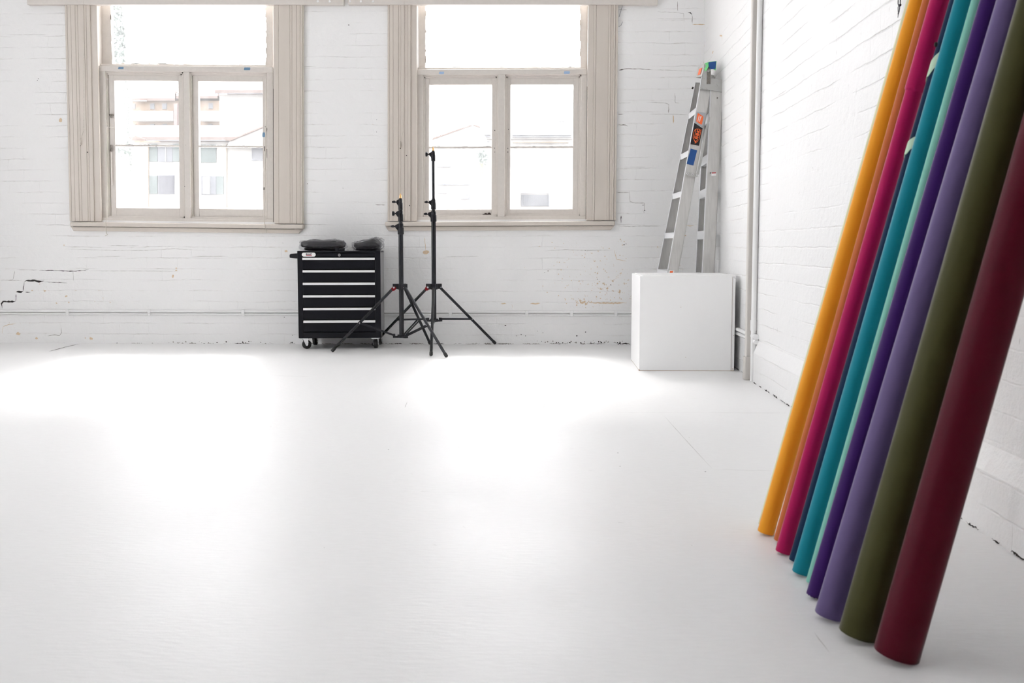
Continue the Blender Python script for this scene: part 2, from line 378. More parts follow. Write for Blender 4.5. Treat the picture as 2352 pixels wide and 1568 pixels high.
def blot(mb, c, r, mi, U, V, nrm, n=9, sq=1.0):
    c, U, V, nrm = Vector(c), Vector(U), Vector(V), Vector(nrm)
    lf_ = random.uniform(.0004, .0012)
    vs = [c + nrm * lf_ + (U * math.cos(2 * PI * i / n) + V * sq * math.sin(2 * PI * i / n)) * r * random.uniform(.6, 1.25) for i in range(n)]
    mb.add(vs, [tuple(range(n))], mi)

# ------------------------------------------------------------------ room shell
class Win:
    """a window set a little out of true, as the old frames are: nominal (x at y=200, y at left side)"""
    def __init__(s, x0, x1, sh, ta, tb): s.x0, s.x1, s.sh, s.ta, s.tb = x0, x1, sh, ta, tb
    def px(s, x, y):
        u = (x - s.x0) / (s.x1 - s.x0)
        return x + s.sh(x) * (y - 200) / 510.0, y + (s.ta + s.tb * y / 510.0) * u
    def P(s, x, y, Y): a, b = s.px(x, y); return onY(a, b, Y)
    def bar(s, mb, x0, x1, y0, y1, yf, t, mi=0):
        """board whose front face (plane D+yf) covers x0..x1, y0..y1 of the frame, t thick going outward"""
        q = [s.P(x0, y1, D + yf), s.P(x1, y1, D + yf), s.P(x1, y0, D + yf), s.P(x0, y0, D + yf)]
        mb.prism(q, (0, t, 0), mi)
WL = Win(152.7, 697, lambda x: 12 * (697 - x) / 549.0, 3, 3)
WR = Win(890, 1417, lambda x: -5 * max(0, x - 940) / 478.0, -1, -1)
TOP = -230   # head of the windows in the same measure, above the picture

def corners(W, xa, xb):
    a = W.P(xa, 505, D); b = W.P(xb, 505, D); c = W.P(xb, TOP - 10, D); d = W.P(xa, TOP - 10, D)
    return a, b, c, d
oL = corners(WL, 217, 631); oR = corners(WR, 950, 1350)

wb = MB()
def wall_piece(pts): wb.prism(pts, (0, HT, 0), 0)
def v(x, z): return Vector((x, D, z))
zt = oL[2].z
XE = XR + .3; XW = XL - .3
# back wall around its two openings
wall_piece([v(XW, 0), v(XE, 0), v(XE, oR[1].z), v(oR[1].x, oR[1].z), v(oR[0].x, oR[0].z), v(oL[1].x, oL[1].z), v(oL[0].x, oL[0].z), v(XW, oL[0].z)])
wall_piece([v(XW, oL[0].z), v(oL[0].x, oL[0].z), v(oL[3].x, oL[3].z), v(XW, oL[3].z)])
wall_piece([v(oL[1].x, oL[1].z), v(oR[0].x, oR[0].z), v(oR[3].x, oR[3].z), v(oL[2].x, oL[2].z)])
wall_piece([v(oR[1].x, oR[1].z), v(XE, oR[1].z), v(XE, oR[2].z), v(oR[2].x, oR[2].z)])
wall_piece([v(XW, oL[3].z), v(oL[3].x, oL[3].z), v(oL[2].x, oL[2].z), v(oR[3].x, oR[3].z), v(oR[2].x, oR[2].z), v(XE, oR[2].z), v(XE, ZC), v(XW, ZC)])
NB = (0, -1, 0)
def bw(px, py): return onY(px, py, D)
def crack(pts, w, mi): ribbon(wb, [bw(*p) for p in pts], w / 292.0, mi, NB, step=.014)
# materials on the back wall: 0 brick, 1 dark gap, 2 dirt, 3 seam, 4 ochre
crack([(5, 708), (4, 698), (8, 693), (20, 693), (36, 691)], 3.6, 1); crack([(36, 692), (37, 675)], 1.4, 1)
crack([(37, 670), (45, 670), (53, 669)], 4.4, 1); crack([(53, 669), (56, 646)], 1.2, 1)
crack([(56, 646), (60, 644), (75, 644), (90, 646), (101, 646)], 3.4, 1); crack([(101, 647), (125, 648), (155, 650)], 1.0, 1)
crack([(90, 620), (120, 621), (170, 623), (204, 619)], 1.5, 1); crack([(38, 619), (90, 620)], .8, 3)
crack([(204, 621), (240, 622), (300, 622), (410, 623)], .9, 3)
crack([(168, 622), (169, 645)], .8, 3); crack([(34, 622), (30, 642), (20, 643)], .9, 2)
crack([(0, 643), (50, 644)], .9, 2); crack([(58, 671), (70, 671)], 1.2, 1)
crack([(150, 572), (205, 573), (260, 575), (330, 575), (400, 571), (470, 575)], .9, 3)
crack([(110, 771), (125, 769), (137, 770), (141, 764), (141, 752)], 1.2, 2)
crack([(5, 767), (7, 750), (20, 745), (38, 743)], .9, 4)
for (x, y, r) in ((41, 766, 5), (84, 777, 3), (209, 777, 4.5), (196, 776, 1.6), (397, 635, 3), (405, 616, 2), (405, 621, 2.4), (147, 563, 1.5), (140, 277, 4), (657, 577, 3.4), (152, 680, 3), (158, 694, 2), (130, 696, 2)):
    blot(wb, bw(x, y), r / 292, 4, (1, 0, 0), (0, 0, 1), NB, sq=1.3 if y in (277, 635) else .8)
for (x, y, r) in ((706, 422, 1.2), (88, 181, 1), (86, 185, 1), (801, 57, 1.3), (865, 275, .8), (865, 303, .8), (788, 432, .8), (653, 728, 1), (672, 770, 1), (1161, 747, 1.8), (1250, 600, 0), (1259, 622, 1.2), (1251, 626, 1), (1433, 562, 1.6), (1438, 560, 1), (1234, 760, .9), (1247, 764, .9), (1345, 762, 1.4), (1325, 771, 1.8), (1197, 768, 1.5), (1207, 771, 1.2), (1187, 771, 1), (1344, 575, 1), (1372, 641, .9), (1403, 654, 1.2), (1477, 471, 1.2), (1481, 483, 1.6), (650, 558, .7)):
    if r: blot(wb, bw(x, y), r / 292, 1, (1, 0, 0), (0, 0, 1), NB, sq=.8)
# stepped gaps near the right corner
crack([(1420, 160.5), (1440, 158), (1480, 159), (1500, 160)], 1.5, 2); crack([(1500, 160), (1560, 162), (1598, 164)], .8, 3); crack([(1422, 161), (1434, 159)], 2.2, 1)
crack([(1510, 27), (1545, 28), (1570, 31), (1572, 52)], 1.0, 3); crack([(1556, 3), (1557, 26)], 1.0, 2); crack([(1580, 29), (1586, 30), (1590, 34)], 2.6, 1)
crack([(1590, 34), (1590, 54)], 1.2, 2); crack([(1590, 56), (1602, 56), (1622, 57)], 1.5, 4); crack([(1420, 7), (1500, 8)], 1, 3); crack([(1420, 22), (1440, 23)], 1.6, 3)
crack([(1621, 60), (1621, 84), (1620, 104), (1621, 130), (1617, 146)], 3.6, 4)
crack([(1418, 262), (1432, 262)], 1.8, 2); crack([(1418, 287), (1436, 287), (1442, 290)], 1.6, 2); crack([(1420, 237), (1450, 236)], .9, 3)
crack([(1484, 234), (1530, 237), (1536, 240), (1536, 258)], 1.0, 3); crack([(1536, 246), (1535, 259)], 2.2, 2)
crack([(1490, 262), (1545, 262), (1582, 264)], .9, 3); crack([(1546, 264), (1547, 283)], 2.4, 4); crack([(1550, 213), (1551, 236), (1560, 237)], 1.2, 3)
crack([(1446, 438), (1447, 463), (1460, 466), (1480, 466), (1480, 490)], 1.0, 2); crack([(1417, 442), (1446, 442)], 1, 2); crack([(1477, 481), (1479, 489)], 2.2, 1)
crack([(1420, 519), (1450, 520), (1470, 519), (1526, 519)], 1.0, 3); crack([(1466, 519), (1470, 519)], 1.4, 1); crack([(1576, 517), (1584, 519), (1595, 517)], 1.3, 4)
crack([(1250, 576), (1300, 573), (1345, 575), (1410, 574)], 1.0, 3); crack([(1411, 574), (1416, 595), (1440, 600)], 1.0, 4)
crack([(1426, 512), (1427, 495)], 1.6, 1); crack([(885, 471), (862, 470)], 1.2, 2); crack([(975, 545), (978, 575)], 1.2, 4)
blot(wb, bw(979, 579), 7 / 292, 4, (1, 0, 0), (0, 0, 1), NB, sq=.7)
crack([(1218, 697), (1230, 697), (1241, 696)], 2.2, 4); crack([(1150, 697), (1163, 697)], 1.8, 4); crack([(1176, 699), (1177, 706)], 2, 4)
crack([(1355, 695), (1400, 696), (1440, 695)], 2.6, 4)
for i in range(34): blot(wb, bw(random.gauss(1338, 9), random.gauss(694, 3.2)), random.uniform(.8, 2.2) / 292, 4, (1, 0, 0), (0, 0, 1), NB)
for i in range(130):
    x, y = random.gauss(1370, 60), random.uniform(548, 705)
    if 1140 < x < 1440: blot(wb, bw(x, y), random.uniform(.5, 1.7) / 292, 4, (1, 0, 0), (0, 0, 1), NB, sq=.7)
# grime where the wall meets the boards
x = 0
while x < 1600:
    ln = random.uniform(6, 46)
    ribbon(wb, [bw(x, 789.0 + random.uniform(-.5, .4)), bw(x + ln, 789.2)], random.uniform(.8, 2.2) / 292, random.choice((1, 2, 2, 3)), NB, step=.008, jit=.8)
    x += ln + random.uniform(0, 30)
for i in range(60):
    x = random.choice((random.gauss(1410, 35), random.gauss(1300, 60), random.uniform(380, 680))); blot(wb, bw(x, 787 - abs(random.gauss(0, 2))), random.uniform(.5, 2) / 292, random.choice((1, 2)), (1, 0, 0), (0, 0, 1), NB)
# joints left open between courses
for i in range(36):
    z = (random.randint(8, 36)) * .086; X = random.uniform(XL, XR); 
    p = Vector((X, D, z)); ln = random.uniform(.05, .34)
    ribbon(wb, [p, p + Vector((ln, 0, random.uniform(-.004, .004)))], random.uniform(.0012, .0035), 3, NB, step=.02)
wall = wb.build('wall_back', [M['brick_back'], M['crack'], M['dirt'], M['seam'], M['ochre']])
tag(wall, 'white painted brick wall with two tall windows', 'wall', kind='structure')

wr = MB(); wr.box(XR, XR + .3, YB - .3, D, 0, ZC)
NR = (-1, 0, 0)
def rw(px, py): return onX(px, py, XR)
def rcrack(pts, w, mi): ribbon(wr, [rw(*p) for p in pts], w, mi, NR, step=.012)
y = .9
while y < D - .1:
    ln = random.uniform(.03, .16)
    ribbon(wr, [Vector((XR, y, .004)), Vector((XR, y + ln, .004))], random.uniform(.002, .006), random.choice((1, 1, 2)), NR, step=.006, jit=.9)
    y += ln + random.uniform(0, .06)
for i in range(420):
    y = random.uniform(.9, 6.8) ; z = random.uniform(.05, 3)
    ribbon(wr, [Vector((XR, y, z)), Vector((XR, y + random.uniform(-.002, .002), z + random.uniform(.004, .03)))], random.uniform(.0008, .0024), random.choice((2, 3, 3)), NR, step=.005)
for i in range(60):
    y = random.gauss(1.55, .25); z = abs(random.gauss(.35, .3)) + .02
    blot(wr, (XR, y, z), random.uniform(.002, .006), random.choice((4, 4, 2)), (0, 1, 0), (0, 0, 1), NR, sq=1.3)
rcrack([(2306, 1158), (2308, 1175), (2310, 1190)], .006, 2); blot(wr, rw(2312, 1184), .009, 4, (0, 1, 0), (0, 0, 1), NR, sq=1.6)
rcrack([(1893, 622), (1894, 634)], .006, 4); rcrack([(1653, 81), (1659, 82), (1659, 94)], .008, 4); rcrack([(1636, 123), (1639, 117)], .012, 4)
for i in range(8):
    z = random.randint(9, 36) * .086; y = random.uniform(1, D - .4)
    ribbon(wr, [Vector((XR, y, z)), Vector((XR, y + random.uniform(.08, .5), z))], random.uniform(.001, .003), 3, NR, step=.02)
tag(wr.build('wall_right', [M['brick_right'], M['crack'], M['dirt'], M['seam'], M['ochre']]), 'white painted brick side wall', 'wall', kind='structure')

# plinth on the right wall in front of the pipes
PX = XR - .028
pl = MB(); yA, yB_ = onX(1743, 770, XR).y, YB
pl.hexa([(PX, yA, 0.0), (XR, yA, 0.0), (XR, yA, .235), (PX, yA, .17)], [(PX, yB_, 0.0), (XR, yB_, 0.0), (XR, yB_, .235), (PX, yB_, .17)])
y = .9
while y < yA:
    ln = random.uniform(.02, .14); ribbon(pl, [Vector((PX, y, .004)), Vector((PX, y + ln, .004))], random.uniform(.003, .008), 1, NR, step=.006, jit=.9); y += ln + random.uniform(0, .09)
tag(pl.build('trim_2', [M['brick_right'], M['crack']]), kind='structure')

# left wall with three tall window openings (daylight enters here, out of the picture to the left)
wl = MB(); ops = [(1.0, 2.6), (3.1, 4.7)]; z0, z1 = .90, 3.3
wl.box(XL - .3, XL, YB - .3, D, 0, z0); wl.box(XL - .3, XL, YB - .3, D, z1, ZC)
ys = [YB - .3] + [t for o in ops for t in o] + [D]
for i in range(0, len(ys), 2): wl.box(XL - .3, XL, ys[i], ys[i + 1], z0, z1)
tag(wl.build('wall_left', M['brick_left']), kind='structure')
for k, (a, b) in enumerate(ops):
    W_ = empty('window_%d' % (k + 3), (XL - .15, (a + b) / 2, z0), kind='structure')
    fr = MB()
    fr.box(XL - .2, XL + .03, a, a + .07, z0, z1); fr.box(XL - .2, XL + .03, b - .07, b, z0, z1); fr.box(XL - .2, XL + .05, a, b, z0, z0 + .05)
    fr.box(XL - .2, XL + .03, a, b, z1 - .07, z1); fr.box(XL - .15, XL - .09, a, b, z0 + 1.2, z0 + 1.26)
    fr.build('window_frame', M['beige'], W_)
    g = MB(); g.box(XL - .125, XL - .121, a + .07, b - .07, z0 + .05, z1 - .07); g.build('glass_pane', M['glass_up'], W_)
cl = MB(); cl.box(XL - .3, XR + .3, YB - .3, D + HT, ZC, ZC + .2); tag(cl.build('ceiling', M['plaster']), kind='structure')
wf = MB(); wf.box(XL - .3, XR + .3, YB - .3, YB, 0, ZC); tag(wf.build('wall_front', M['back_plaster']), kind='structure')

# floor
fb = MB(); fb.box(XL - .3, XR + .3, YB - .3, D + HT, -.12, 0)
NF = (0, 0, 1)
def fcrack(pts, w, mi, jit=.4): ribbon(fb, [fl(*p) for p in pts], w, mi, NF, step=.03, jit=jit)
fcrack([(1370, 946), (1500, 947.5), (1640, 948)], .0016, 1, .3); fcrack([(1620, 948), (1720, 948.5), (1815, 948.5)], .0035, 1, .3)
fcrack([(1527, 957), (1580, 1016), (1636, 1077)], .0018, 1); fcrack([(1640, 1078), (1700, 1080), (1775, 1081)], .0022, 1)
fcrack([(1785, 1340), (1815, 1382), (1845, 1422), (1870, 1452)], .0022, 3, .9); fcrack([(1870, 1452), (1905, 1500)], .0012, 1, .9)
fcrack([(112, 807), (125, 804), (150, 797), (183, 789.6)], .010, 2); fcrack([(210, 861), (330, 862), (400, 863)], .004, 1); fcrack([(630, 863), (720, 864)], .004, 1)
fcrack([(930, 936), (936, 922)], .0025, 1); fcrack([(1248, 938), (1252, 925)], .0025, 1); fcrack([(1440, 948), (1470, 948)], .0018, 1)
for (x, y, r) in ((1419, 1040, .0032), (1424, 1071, .0028), (1518, 1022, .0018), (1583, 1005, .0024), (1620, 1083, .003), (1589, 1253, .002), (892, 1032, .003), (745, 1258, .002), (1400, 780, 0)):
    if r: blot(fb, fl(x, y), r, 2 if r > .0025 else 1, (1, 0, 0), (0, 1, 0), NF)
for i in range(260):
    p = Vector((random.uniform(-3.5, XR), random.uniform(1.3, D), 0)); a = random.gauss(0, .35)
    ribbon(fb, [p, p + Vector((math.cos(a), math.sin(a), 0)) * random.uniform(.006, .03)], random.uniform(.0006, .0018), random.choice((1, 3)), NF, step=.006, jit=.8)
tag(fb.build('floor', [M['floor'], M['seam'], M['crack'], M['whiteprint']]), kind='structure')

# ------------------------------------------------------------------ conduits along the walls
def conduit_path(zc, off, r):
    return [(XL + .02, D - off, zc), (XR - off, D - off, zc)]
def pipe_thing(name, path, r, label, cat, mt, n=10, group=None):
    m = MB(); m.tube(path, r, n)
    o = m.build(name, mt, smooth=True); tag(o, label, cat, group)
    return o
zu, zl = bw(700, 715).z, bw(700, 721.5).z
for zz, rr, lab in ((zu, .0115, 'upper'), (zl, .0085, 'lower')):
    t = empty('wall_conduit', (XL + .1, D - .014, zz), 0, '%s of two thin white conduits running low along the window wall' % lab, 'conduit', 'white conduits along the window wall')
    m = MB(); m.tube([(XL + .01, D - rr - .002, zz), (XR - .07, D - rr - .002, zz)], rr, 10); m.build('tube', M['white'], t, smooth=True)
    for px in (158, 345, 560, 1035, 1210, 1313, 1414):
        p = bw(px, 718); b = MB(); b.box(p.x - .012, p.x + .012, D - 2 * rr - .006, D, zz - rr - .003, zz + rr + .003); b.build('clip', M['white'], t, bevel=.002)
# side wall conduits, behind the pipes then stopping beyond them
yc = fl(1727, 872).y
for zz, rr, lab in ((zu, .0125, 'upper'), (zl - .004, .0105, 'lower')):
    t = empty('wall_conduit', (XR - .02, yc + .4, zz), 0, '%s thin white conduit on the side wall between the white box and the corner pipes' % lab, 'conduit', 'white conduits on the side wall')
    m = MB(); m.tube([(XR - rr - .002, D - .06, zz), (XR - rr - .002, yc - .10, zz)], rr, 10); m.build('tube', M['white'], t, smooth=True)
    b = MB(); b.tube([(XR - rr - .002, yc - .085, zz), (XR - rr - .002, yc - .12, zz)], rr + .004, 12); b.build('end_cap', M['white'], t, smooth=True)
# vertical pipes
t = empty('vertical_pipe', (XR - .03, yc, 0), 0, 'beige vertical service pipe standing on the floor beside the white box', 'pipe')
m = MB(); m.box(XR - .050, XR - .003, yc - .012, yc + .030, .0, ZC); m.build('tube', M['pipe'], t, bevel=.008, seg=3)
m = MB(); m.box(XR - .058, XR, yc - .019, yc + .036, .0, .135); m.build('socket', M['pipe'], t, bevel=.008, seg=3)
t = empty('vertical_pipe', (XR - .02, yc - .06, 0), 0, 'slim white vertical pipe just nearer than the beige one', 'pipe')
m = MB(); m.tube([(XR - .017, yc - .055, 0.0), (XR - .017, yc - .055, ZC)], .015, 14); m.build('tube', M['white'], t, smooth=True)
m = MB(); m.tube([(XR - .017, yc - .055, .29), (XR - .017, yc - .055, .35)], .019, 14); m.build('coupling', M['white'], t, smooth=True)

# ------------------------------------------------------------------ windows in the back wall
def casing(W, W_, strips, y0, y1, name='casing'):
    m = MB()
    for (a, b, pr) in strips: W.bar(m, a, b, y0, y1, -pr, pr + .002)
    o = m.build(name, M['beige'], W_, bevel=.003); return o
def window(W, n, X, tapes):
    """X: dictionary of measured positions"""
    base = W.P((X['cl0'] + X['cr1']) / 2, 512, D)
    W_ = empty('window_%d' % n, base, 0, X['label'], 'window', kind='structure')
    # casings, moulded in strips of differing projection
    c0, c1 = X['cl0'], X['cl1']; s = X['cls']
    casing(W, W_, [(c0, s[0], .029), (s[0], s[1], .036), (s[1], s[2], .033), (s[2], s[3], .029), (s[3], s[4], .032), (s[4], s[5], .027), (s[5], c1, .029), (c1, X['jl'], .018)], TOP - 30, 508)
    s = X['crs']; c0, c1 = X['cr0'], X['cr1']
    casing(W, W_, [(c0, s[0], .026), (s[0], s[1], .029), (s[1], s[2], .026), (s[2], s[3], .032), (s[3], s[4], .028), (s[4], s[5], .036), (s[5], c1, .029)], TOP - 30, 508)
    m = MB(); W.bar(m, X['cl0'] - 6, X['cr1'] + 6, TOP - 60, TOP, -.05, .06); m.build('head_casing', M['beige'], W_, bevel=.004)
    # inner linings of the opening
    m = MB()
    for xa, xb in ((X['jl'] - 8, X['jl'] + .0), (X['fr'] + 1.2, X['fr'] + 8)):
        W.bar(m, xa, xb, TOP, 506, .004, HT - .03)
    m.build('jamb_lining', M['beige_worn'], W_)
    # lower frame: posts, transom, mullion, bottom rail
    fl_, fr_ = X['fl'], X['fr']
    m = MB(); W.bar(m, fl_, fl_ + X['post'], X['t1'], 500, .02, .10); m.build('frame_post', M['beige_worn'], W_, bevel=.002)
    m = MB(); W.bar(m, fr_ - X['post'], fr_, X['t1'], 500, .02, .10); m.build('frame_post', M['beige_worn'], W_, bevel=.002)
    m = MB(); W.bar(m, fl_, fr_, X['t0'], X['t1'], .012, .13); W.bar(m, fl_ + 1, fr_ - 1, X['t0'] - 4, X['t0'], .05, .08)
    m.build('transom', M['beige_worn'], W_, bevel=.003)
    m = MB(); W.bar(m, X['m0'], X['m1'], X['t1'], 499, .012, .11); m.build('mullion', M['beige_worn'], W_, bevel=.003)
    m = MB(); W.bar(m, fl_, fr_, 498, 511, .008, .2); m.build('bottom_rail', M['beige_worn'], W_, bevel=.002)
    # planted mouldings round each casement
    for (a, b) in ((fl_ + X['post'], X['m0']), (X['m1'], fr_ - X['post'])):
        m = MB()
        W.bar(m, a, a + 3, X['t1'], 498, .030, .05); W.bar(m, b - 3, b, X['t1'], 498, .030, .05); W.bar(m, a, b, X['t1'], X['t1'] + 4, .030, .05); W.bar(m, a, b, 494, 498, .030, .05)
        W.bar(m, a + 3, a + 6, X['t1'] + 4, 494, .040, .05); W.bar(m, b - 6, b - 3, X['t1'] + 4, 494, .040, .05); W.bar(m, a + 3, b - 3, X['t1'] + 4, X['t1'] + 8, .040, .05)
        m.build('moulding', M['beige_worn'], W_, bevel=.001)
    # casements
    for k, (a, g0, g1, b) in enumerate(X['cas']):
        m = MB(); cy0, cy1 = X['c0'], 495
        W.bar(m, a, g0, cy0, cy1, .048, .045); W.bar(m, g1, b, cy0, cy1, .048, .045)
        W.bar(m, g0, g1, cy0, X['g0'], .050, .041); W.bar(m, g0, g1, X['g3'], cy1, .050, .041)
        C_ = m.build('casement', M['beige_worn'], W_, bevel=.002)
        m = MB(); W.bar(m, g0 - 1, g1 + 1, X['g1'], X['g2'], .052, .036); m.build('muntin', M['beige_worn'], C_, bevel=.0015)
        for (ya, yb) in ((X['g0'], X['g1']), (X['g2'], X['g3'])):
            m = MB(); W.bar(m, g0 - .5, g1 + .5, ya - .5, yb + .5, .068, .003); m.build('glass_pane', M['glass'], C_)
        # crumbling putty line
        m = MB()
        for i in range(14):
            xx = random.uniform(g0, g1 - 8); W.bar(m, xx, xx + random.uniform(2, 8), X['g2'] - .4, X['g2'] + random.uniform(.2, 1.0), .050, .012)
            xx = random.uniform(g0, g1 - 8); W.bar(m, xx, xx + random.uniform(2, 8), X['g1'] - random.uniform(.2, 1.2), X['g1'] + .4, .050, .012)
        m.build('putty', M['white'], C_)
    # upper sash, set further out
    u0, u1, h0, h1 = X['u']
    m = MB()
    W.bar(m, u0, h0, TOP, X['t0'] - 1, .085, .05); W.bar(m, h1, u1, TOP, X['t0'] - 1, .085, .05); W.bar(m, h0, h1, X['ug'], X['t0'] - 1, .088, .045); W.bar(m, h0, h1, TOP, TOP + 22, .085, .05)
    U_ = m.build('upper_sash', M['beige_worn'], W_, bevel=.002)
    m = MB(); W.bar(m, h0 - .5, h1 + .5, TOP + 20, X['ug'] + .5, .108, .003); m.build('glass_pane', M['glass_up'], U_)
    m = MB()
    for i in range(60):
        e = random.random()
        if e < .34: y_ = random.uniform(-200, 140); W.bar(m, h0 - .5, h0 + random.uniform(.3, 2), y_, y_ + random.uniform(3, 16), .084, .02)
        elif e < .67: y_ = random.uniform(-200, 140); W.bar(m, h1 - random.uniform(.3, 3), h1 + .5, y_, y_ + random.uniform(3, 16), .084, .02)
        else: xx = random.uniform(h0, h1 - 15); W.bar(m, xx, xx + random.uniform(4, 22), X['ug'] - random.uniform(.2, 2.4), X['ug'] + .5, .084, .02)
    m.build('putty', M['beige_worn'], U_)
    # dark gaps beside the sliding members
    m = MB(); W.bar(m, X['cl1'] - .2, X['cl1'] + .6, 100, 507, -.0185, .002); W.bar(m, X['jl'] - .3, X['jl'] + .6, 150, 505, .011, .002); W.bar(m, X['fr'] + .2, X['fr'] + 1.5, 200, 506, .010, .003); m.build('gap', M['crack'], W_)
    # sill, nosing and apron
    xs0, xs1 = X['sill']
    m = MB(); W.bar(m, xs0, xs1, 509.5, 519.5, -.055, .10); m.build('sill', M['beige'], W_, bevel=.008, seg=3)
    q = [W.P(xs0 + 8, 530, D - .028), W.P(xs1 - 10, 530, D - .028), W.P(xs1 - 1, 520, D - .028), W.P(xs0 + 1, 520, D - .028)]
    m = MB(); m.prism(q, (0, .03, 0)); m.build('apron', M['beige'], W_, bevel=.004)
    m = MB(); W.bar(m, xs0 + 8, xs1 - 20 if n == 1 else xs1 - 6, 519.3, 520.3, -.030, .004); m.build('gap', M['crack'], W_)
    # head board with studs
    for (a, b) in X['head']:
        m = MB(); q = [onY(a, 10.5, D - .045), onY(b, 11, D - .045), onY(b, -34, D - .045), onY(a, -34, D - .045)]
        m.prism(q, (0, .046, 0)); H_ = m.build('head_board', M[X['hm']], W_, bevel=.003)
        for xx in X['studs']:
            if a < xx < b: m = MB(); m.ball(onY(xx, 3, D - .046), .009, 6, sc=(1, .4, 1)); m.build('stud', M['white'], H_, smooth=True)
    for (xa, ya, xb, yb, mt) in tapes:
        m = MB(); jag = []
        m.prism([onY(xa, yb, D + .0115), onY(xb - 1, yb, D + .0115), onY(xb, (ya + yb) / 2, D + .0115), onY(xb - .5, ya, D + .0115), onY(xa + .5, ya, D + .0115), onY(xa - 1, (ya + yb) / 2 + 1, D + .0115)], (0, .0006, 0)); m.build('tape_scrap', M[mt], W_)
    return W_

XLD = dict(label='tall beige window on the left, view of apartment houses', cl0=152.7, cl1=210, jl=226, cls=[158, 166, 176, 182, 196, 201],
           cr0=629, cr1=697, crs=[640, 666, 671, 681, 690, 694], fl=228, fr=627, post=14, t0=150, t1=163, m0=421, m1=435,
           c0=170, g0=184, g1=331, g2=334.5, g3=476, cas=[(250, 262.5, 409.5, 421), (443, 455, 603, 613)],
           u=(233, 627, 257.5, 612), ug=146, sill=(153, 696), head=[(62, 789)], hm='beige_worn', studs=[730, 757])
w1 = window(WL, 1, XLD, [(272, 153.5, 284, 159, 'paletape'), (561, 155, 575, 161, 'paletape'), (603, 304, 609, 315, 'paletape')])
XRD = dict(label='tall beige window on the right, view of a gable and a roller door', cl0=890, cl1=943, jl=957.5, cls=[895, 903, 915, 921, 929, 937],
           cr0=1349.5, cr1=1418, crs=[1363, 1368, 1397, 1402, 1408, 1412], fl=958, fr=1348, post=13, t0=159.5, t1=172, m0=1144, m1=1160,
           c0=180, g0=195, g1=337, g2=341, g3=481.5, cas=[(977, 986, 1130, 1142), (1162, 1173, 1317, 1329)],
           u=(962, 1348, 977, 1333), ug=156, sill=(884, 1416), head=[(799, 1511)], hm='beige_worn', studs=[803.5, 829, 857])
w2 = window(WR, 2, XRD, [(1009, 164.5, 1020, 170, 'paletape2'), (1296, 163.5, 1309, 169.5, 'paletape2')])

def holes(W_, pts, Y):
    for (x, y, r) in pts:
        m = MB(); p = onY(x, y, Y); m.tube([p, p + Vector((0, .002, 0))], r / 292, 10); m.build('screw_hole', M['hole'], W_)
holes(w1, [(185, 334, 1.1), (200.5, 349.5, 1.4)], D - .030); holes(w1, [(424, 428, .8), (426.5, 333, .5)], D + .011)
holes(w2, [(919.7, 340.5, 1.2), (933.6, 357, 1.2), (940.5, 472, 1.2)], D - .033)
holes(w2, [(1136.5, 299.5, 1.1), (1136, 340, 1), (1136.5, 349, .9), (1168, 297, 1), (1166.5, 340.5, 1), (1166.5, 349, 1.2)], D + .046)
# flaked paint on the right window's bottom rail
m = MB()
for (x, y, r, sq) in ((1111, 494, 4.2, .7), (1116, 491.5, 3.4, .8), (1122, 492.5, 5.0, .8), (1136, 494.5, 2.6, .7), (1139.5, 491, 1.8, 1.2)):
    blot(m, onY(x, y, D + .045), r / 292, 0, (1, 0, 0), (0, 0, 1), NB, n=14, sq=sq)
m.build('flaked_patch', simple('bare_dark_wood', (.07, .05, .045), .8), w2)
# casement fasteners, blind cords and chains
def stay(W_, pts, r, mt='metalworn', nm='casement_stay'):
    m = MB(); m.tube(pts, r, 8); return m.build(nm, M[mt], W_, smooth=True)
Yh = D + .035
stay(w1, [onY(251, 264, Yh), onY(257, 263, Yh), onY(263, 264, Yh)], .006, 'metalworn', 'latch'); stay(w1, [onY(254, 262, Yh), onY(256, 270, Yh)], .008, 'metalworn', 'latch')
stay(w1, [onY(255, 333, Yh), onY(256, 342, Yh), onY(254, 347, Yh)], .008, 'metalworn', 'latch')
stay(w1, [onY(256, 350, Yh), onY(256, 400, Yh), onY(257, 425, Yh)], .005, 'beige_worn'); stay(w1, [onY(243, 290, Yh - .02), onY(250, 292, Yh - .02), onY(262, 294, Yh)], .003, 'beige_worn')
stay(w1, [onY(609, 290, Yh - .01), onY(613, 296, Yh - .02), onY(610, 303, Yh - .01)], .003, 'metalworn', 'latch')
stay(w1, [onY(608.5, 336, Yh - .01), onY(608.8, 347, Yh - .01)], .005, 'crack', 'latch'); stay(w1, [onY(613, 342, Yh - .01), onY(613.5, 362, Yh - .01)], .003, 'metalworn', 'latch')
stay(w1, [onY(606, 430, Yh), onY(606, 436, Yh)], .006, 'metalworn', 'latch'); stay(w1, [onY(606, 386, Yh), onY(606, 396, Yh)], .005, 'beige_worn', 'latch')
def sag(a, b, n=12, amp=.003):
    a, b = Vector(a), Vector(b); return [a.lerp(b, i / n) + Vector((random.uniform(-1, 1) * amp, 0, 0)) for i in range(n + 1)]
def cord(label, pts, r, mt, knot=None, name='blind_cord', cat='cord'):
    m = MB(); m.tube(pts, r, 6); o = m.build(name, M[mt], smooth=True); tag(o, label, cat); return o
pts = sag(onY(246, 292, D - .012), onY(247, 350, D - .012), 4, .002) + sag(onY(248, 360, D - .014), onY(244, 500, D - .06), 6, .002) + [onY(243, 512, D - .062), onY(244, 534, D - .04), onY(247, 539, D - .035), onY(242, 541, D - .035)]
m = MB(); m.tube(pts, .0028, 6); m.build('blind_cord', M['cord'], w1)
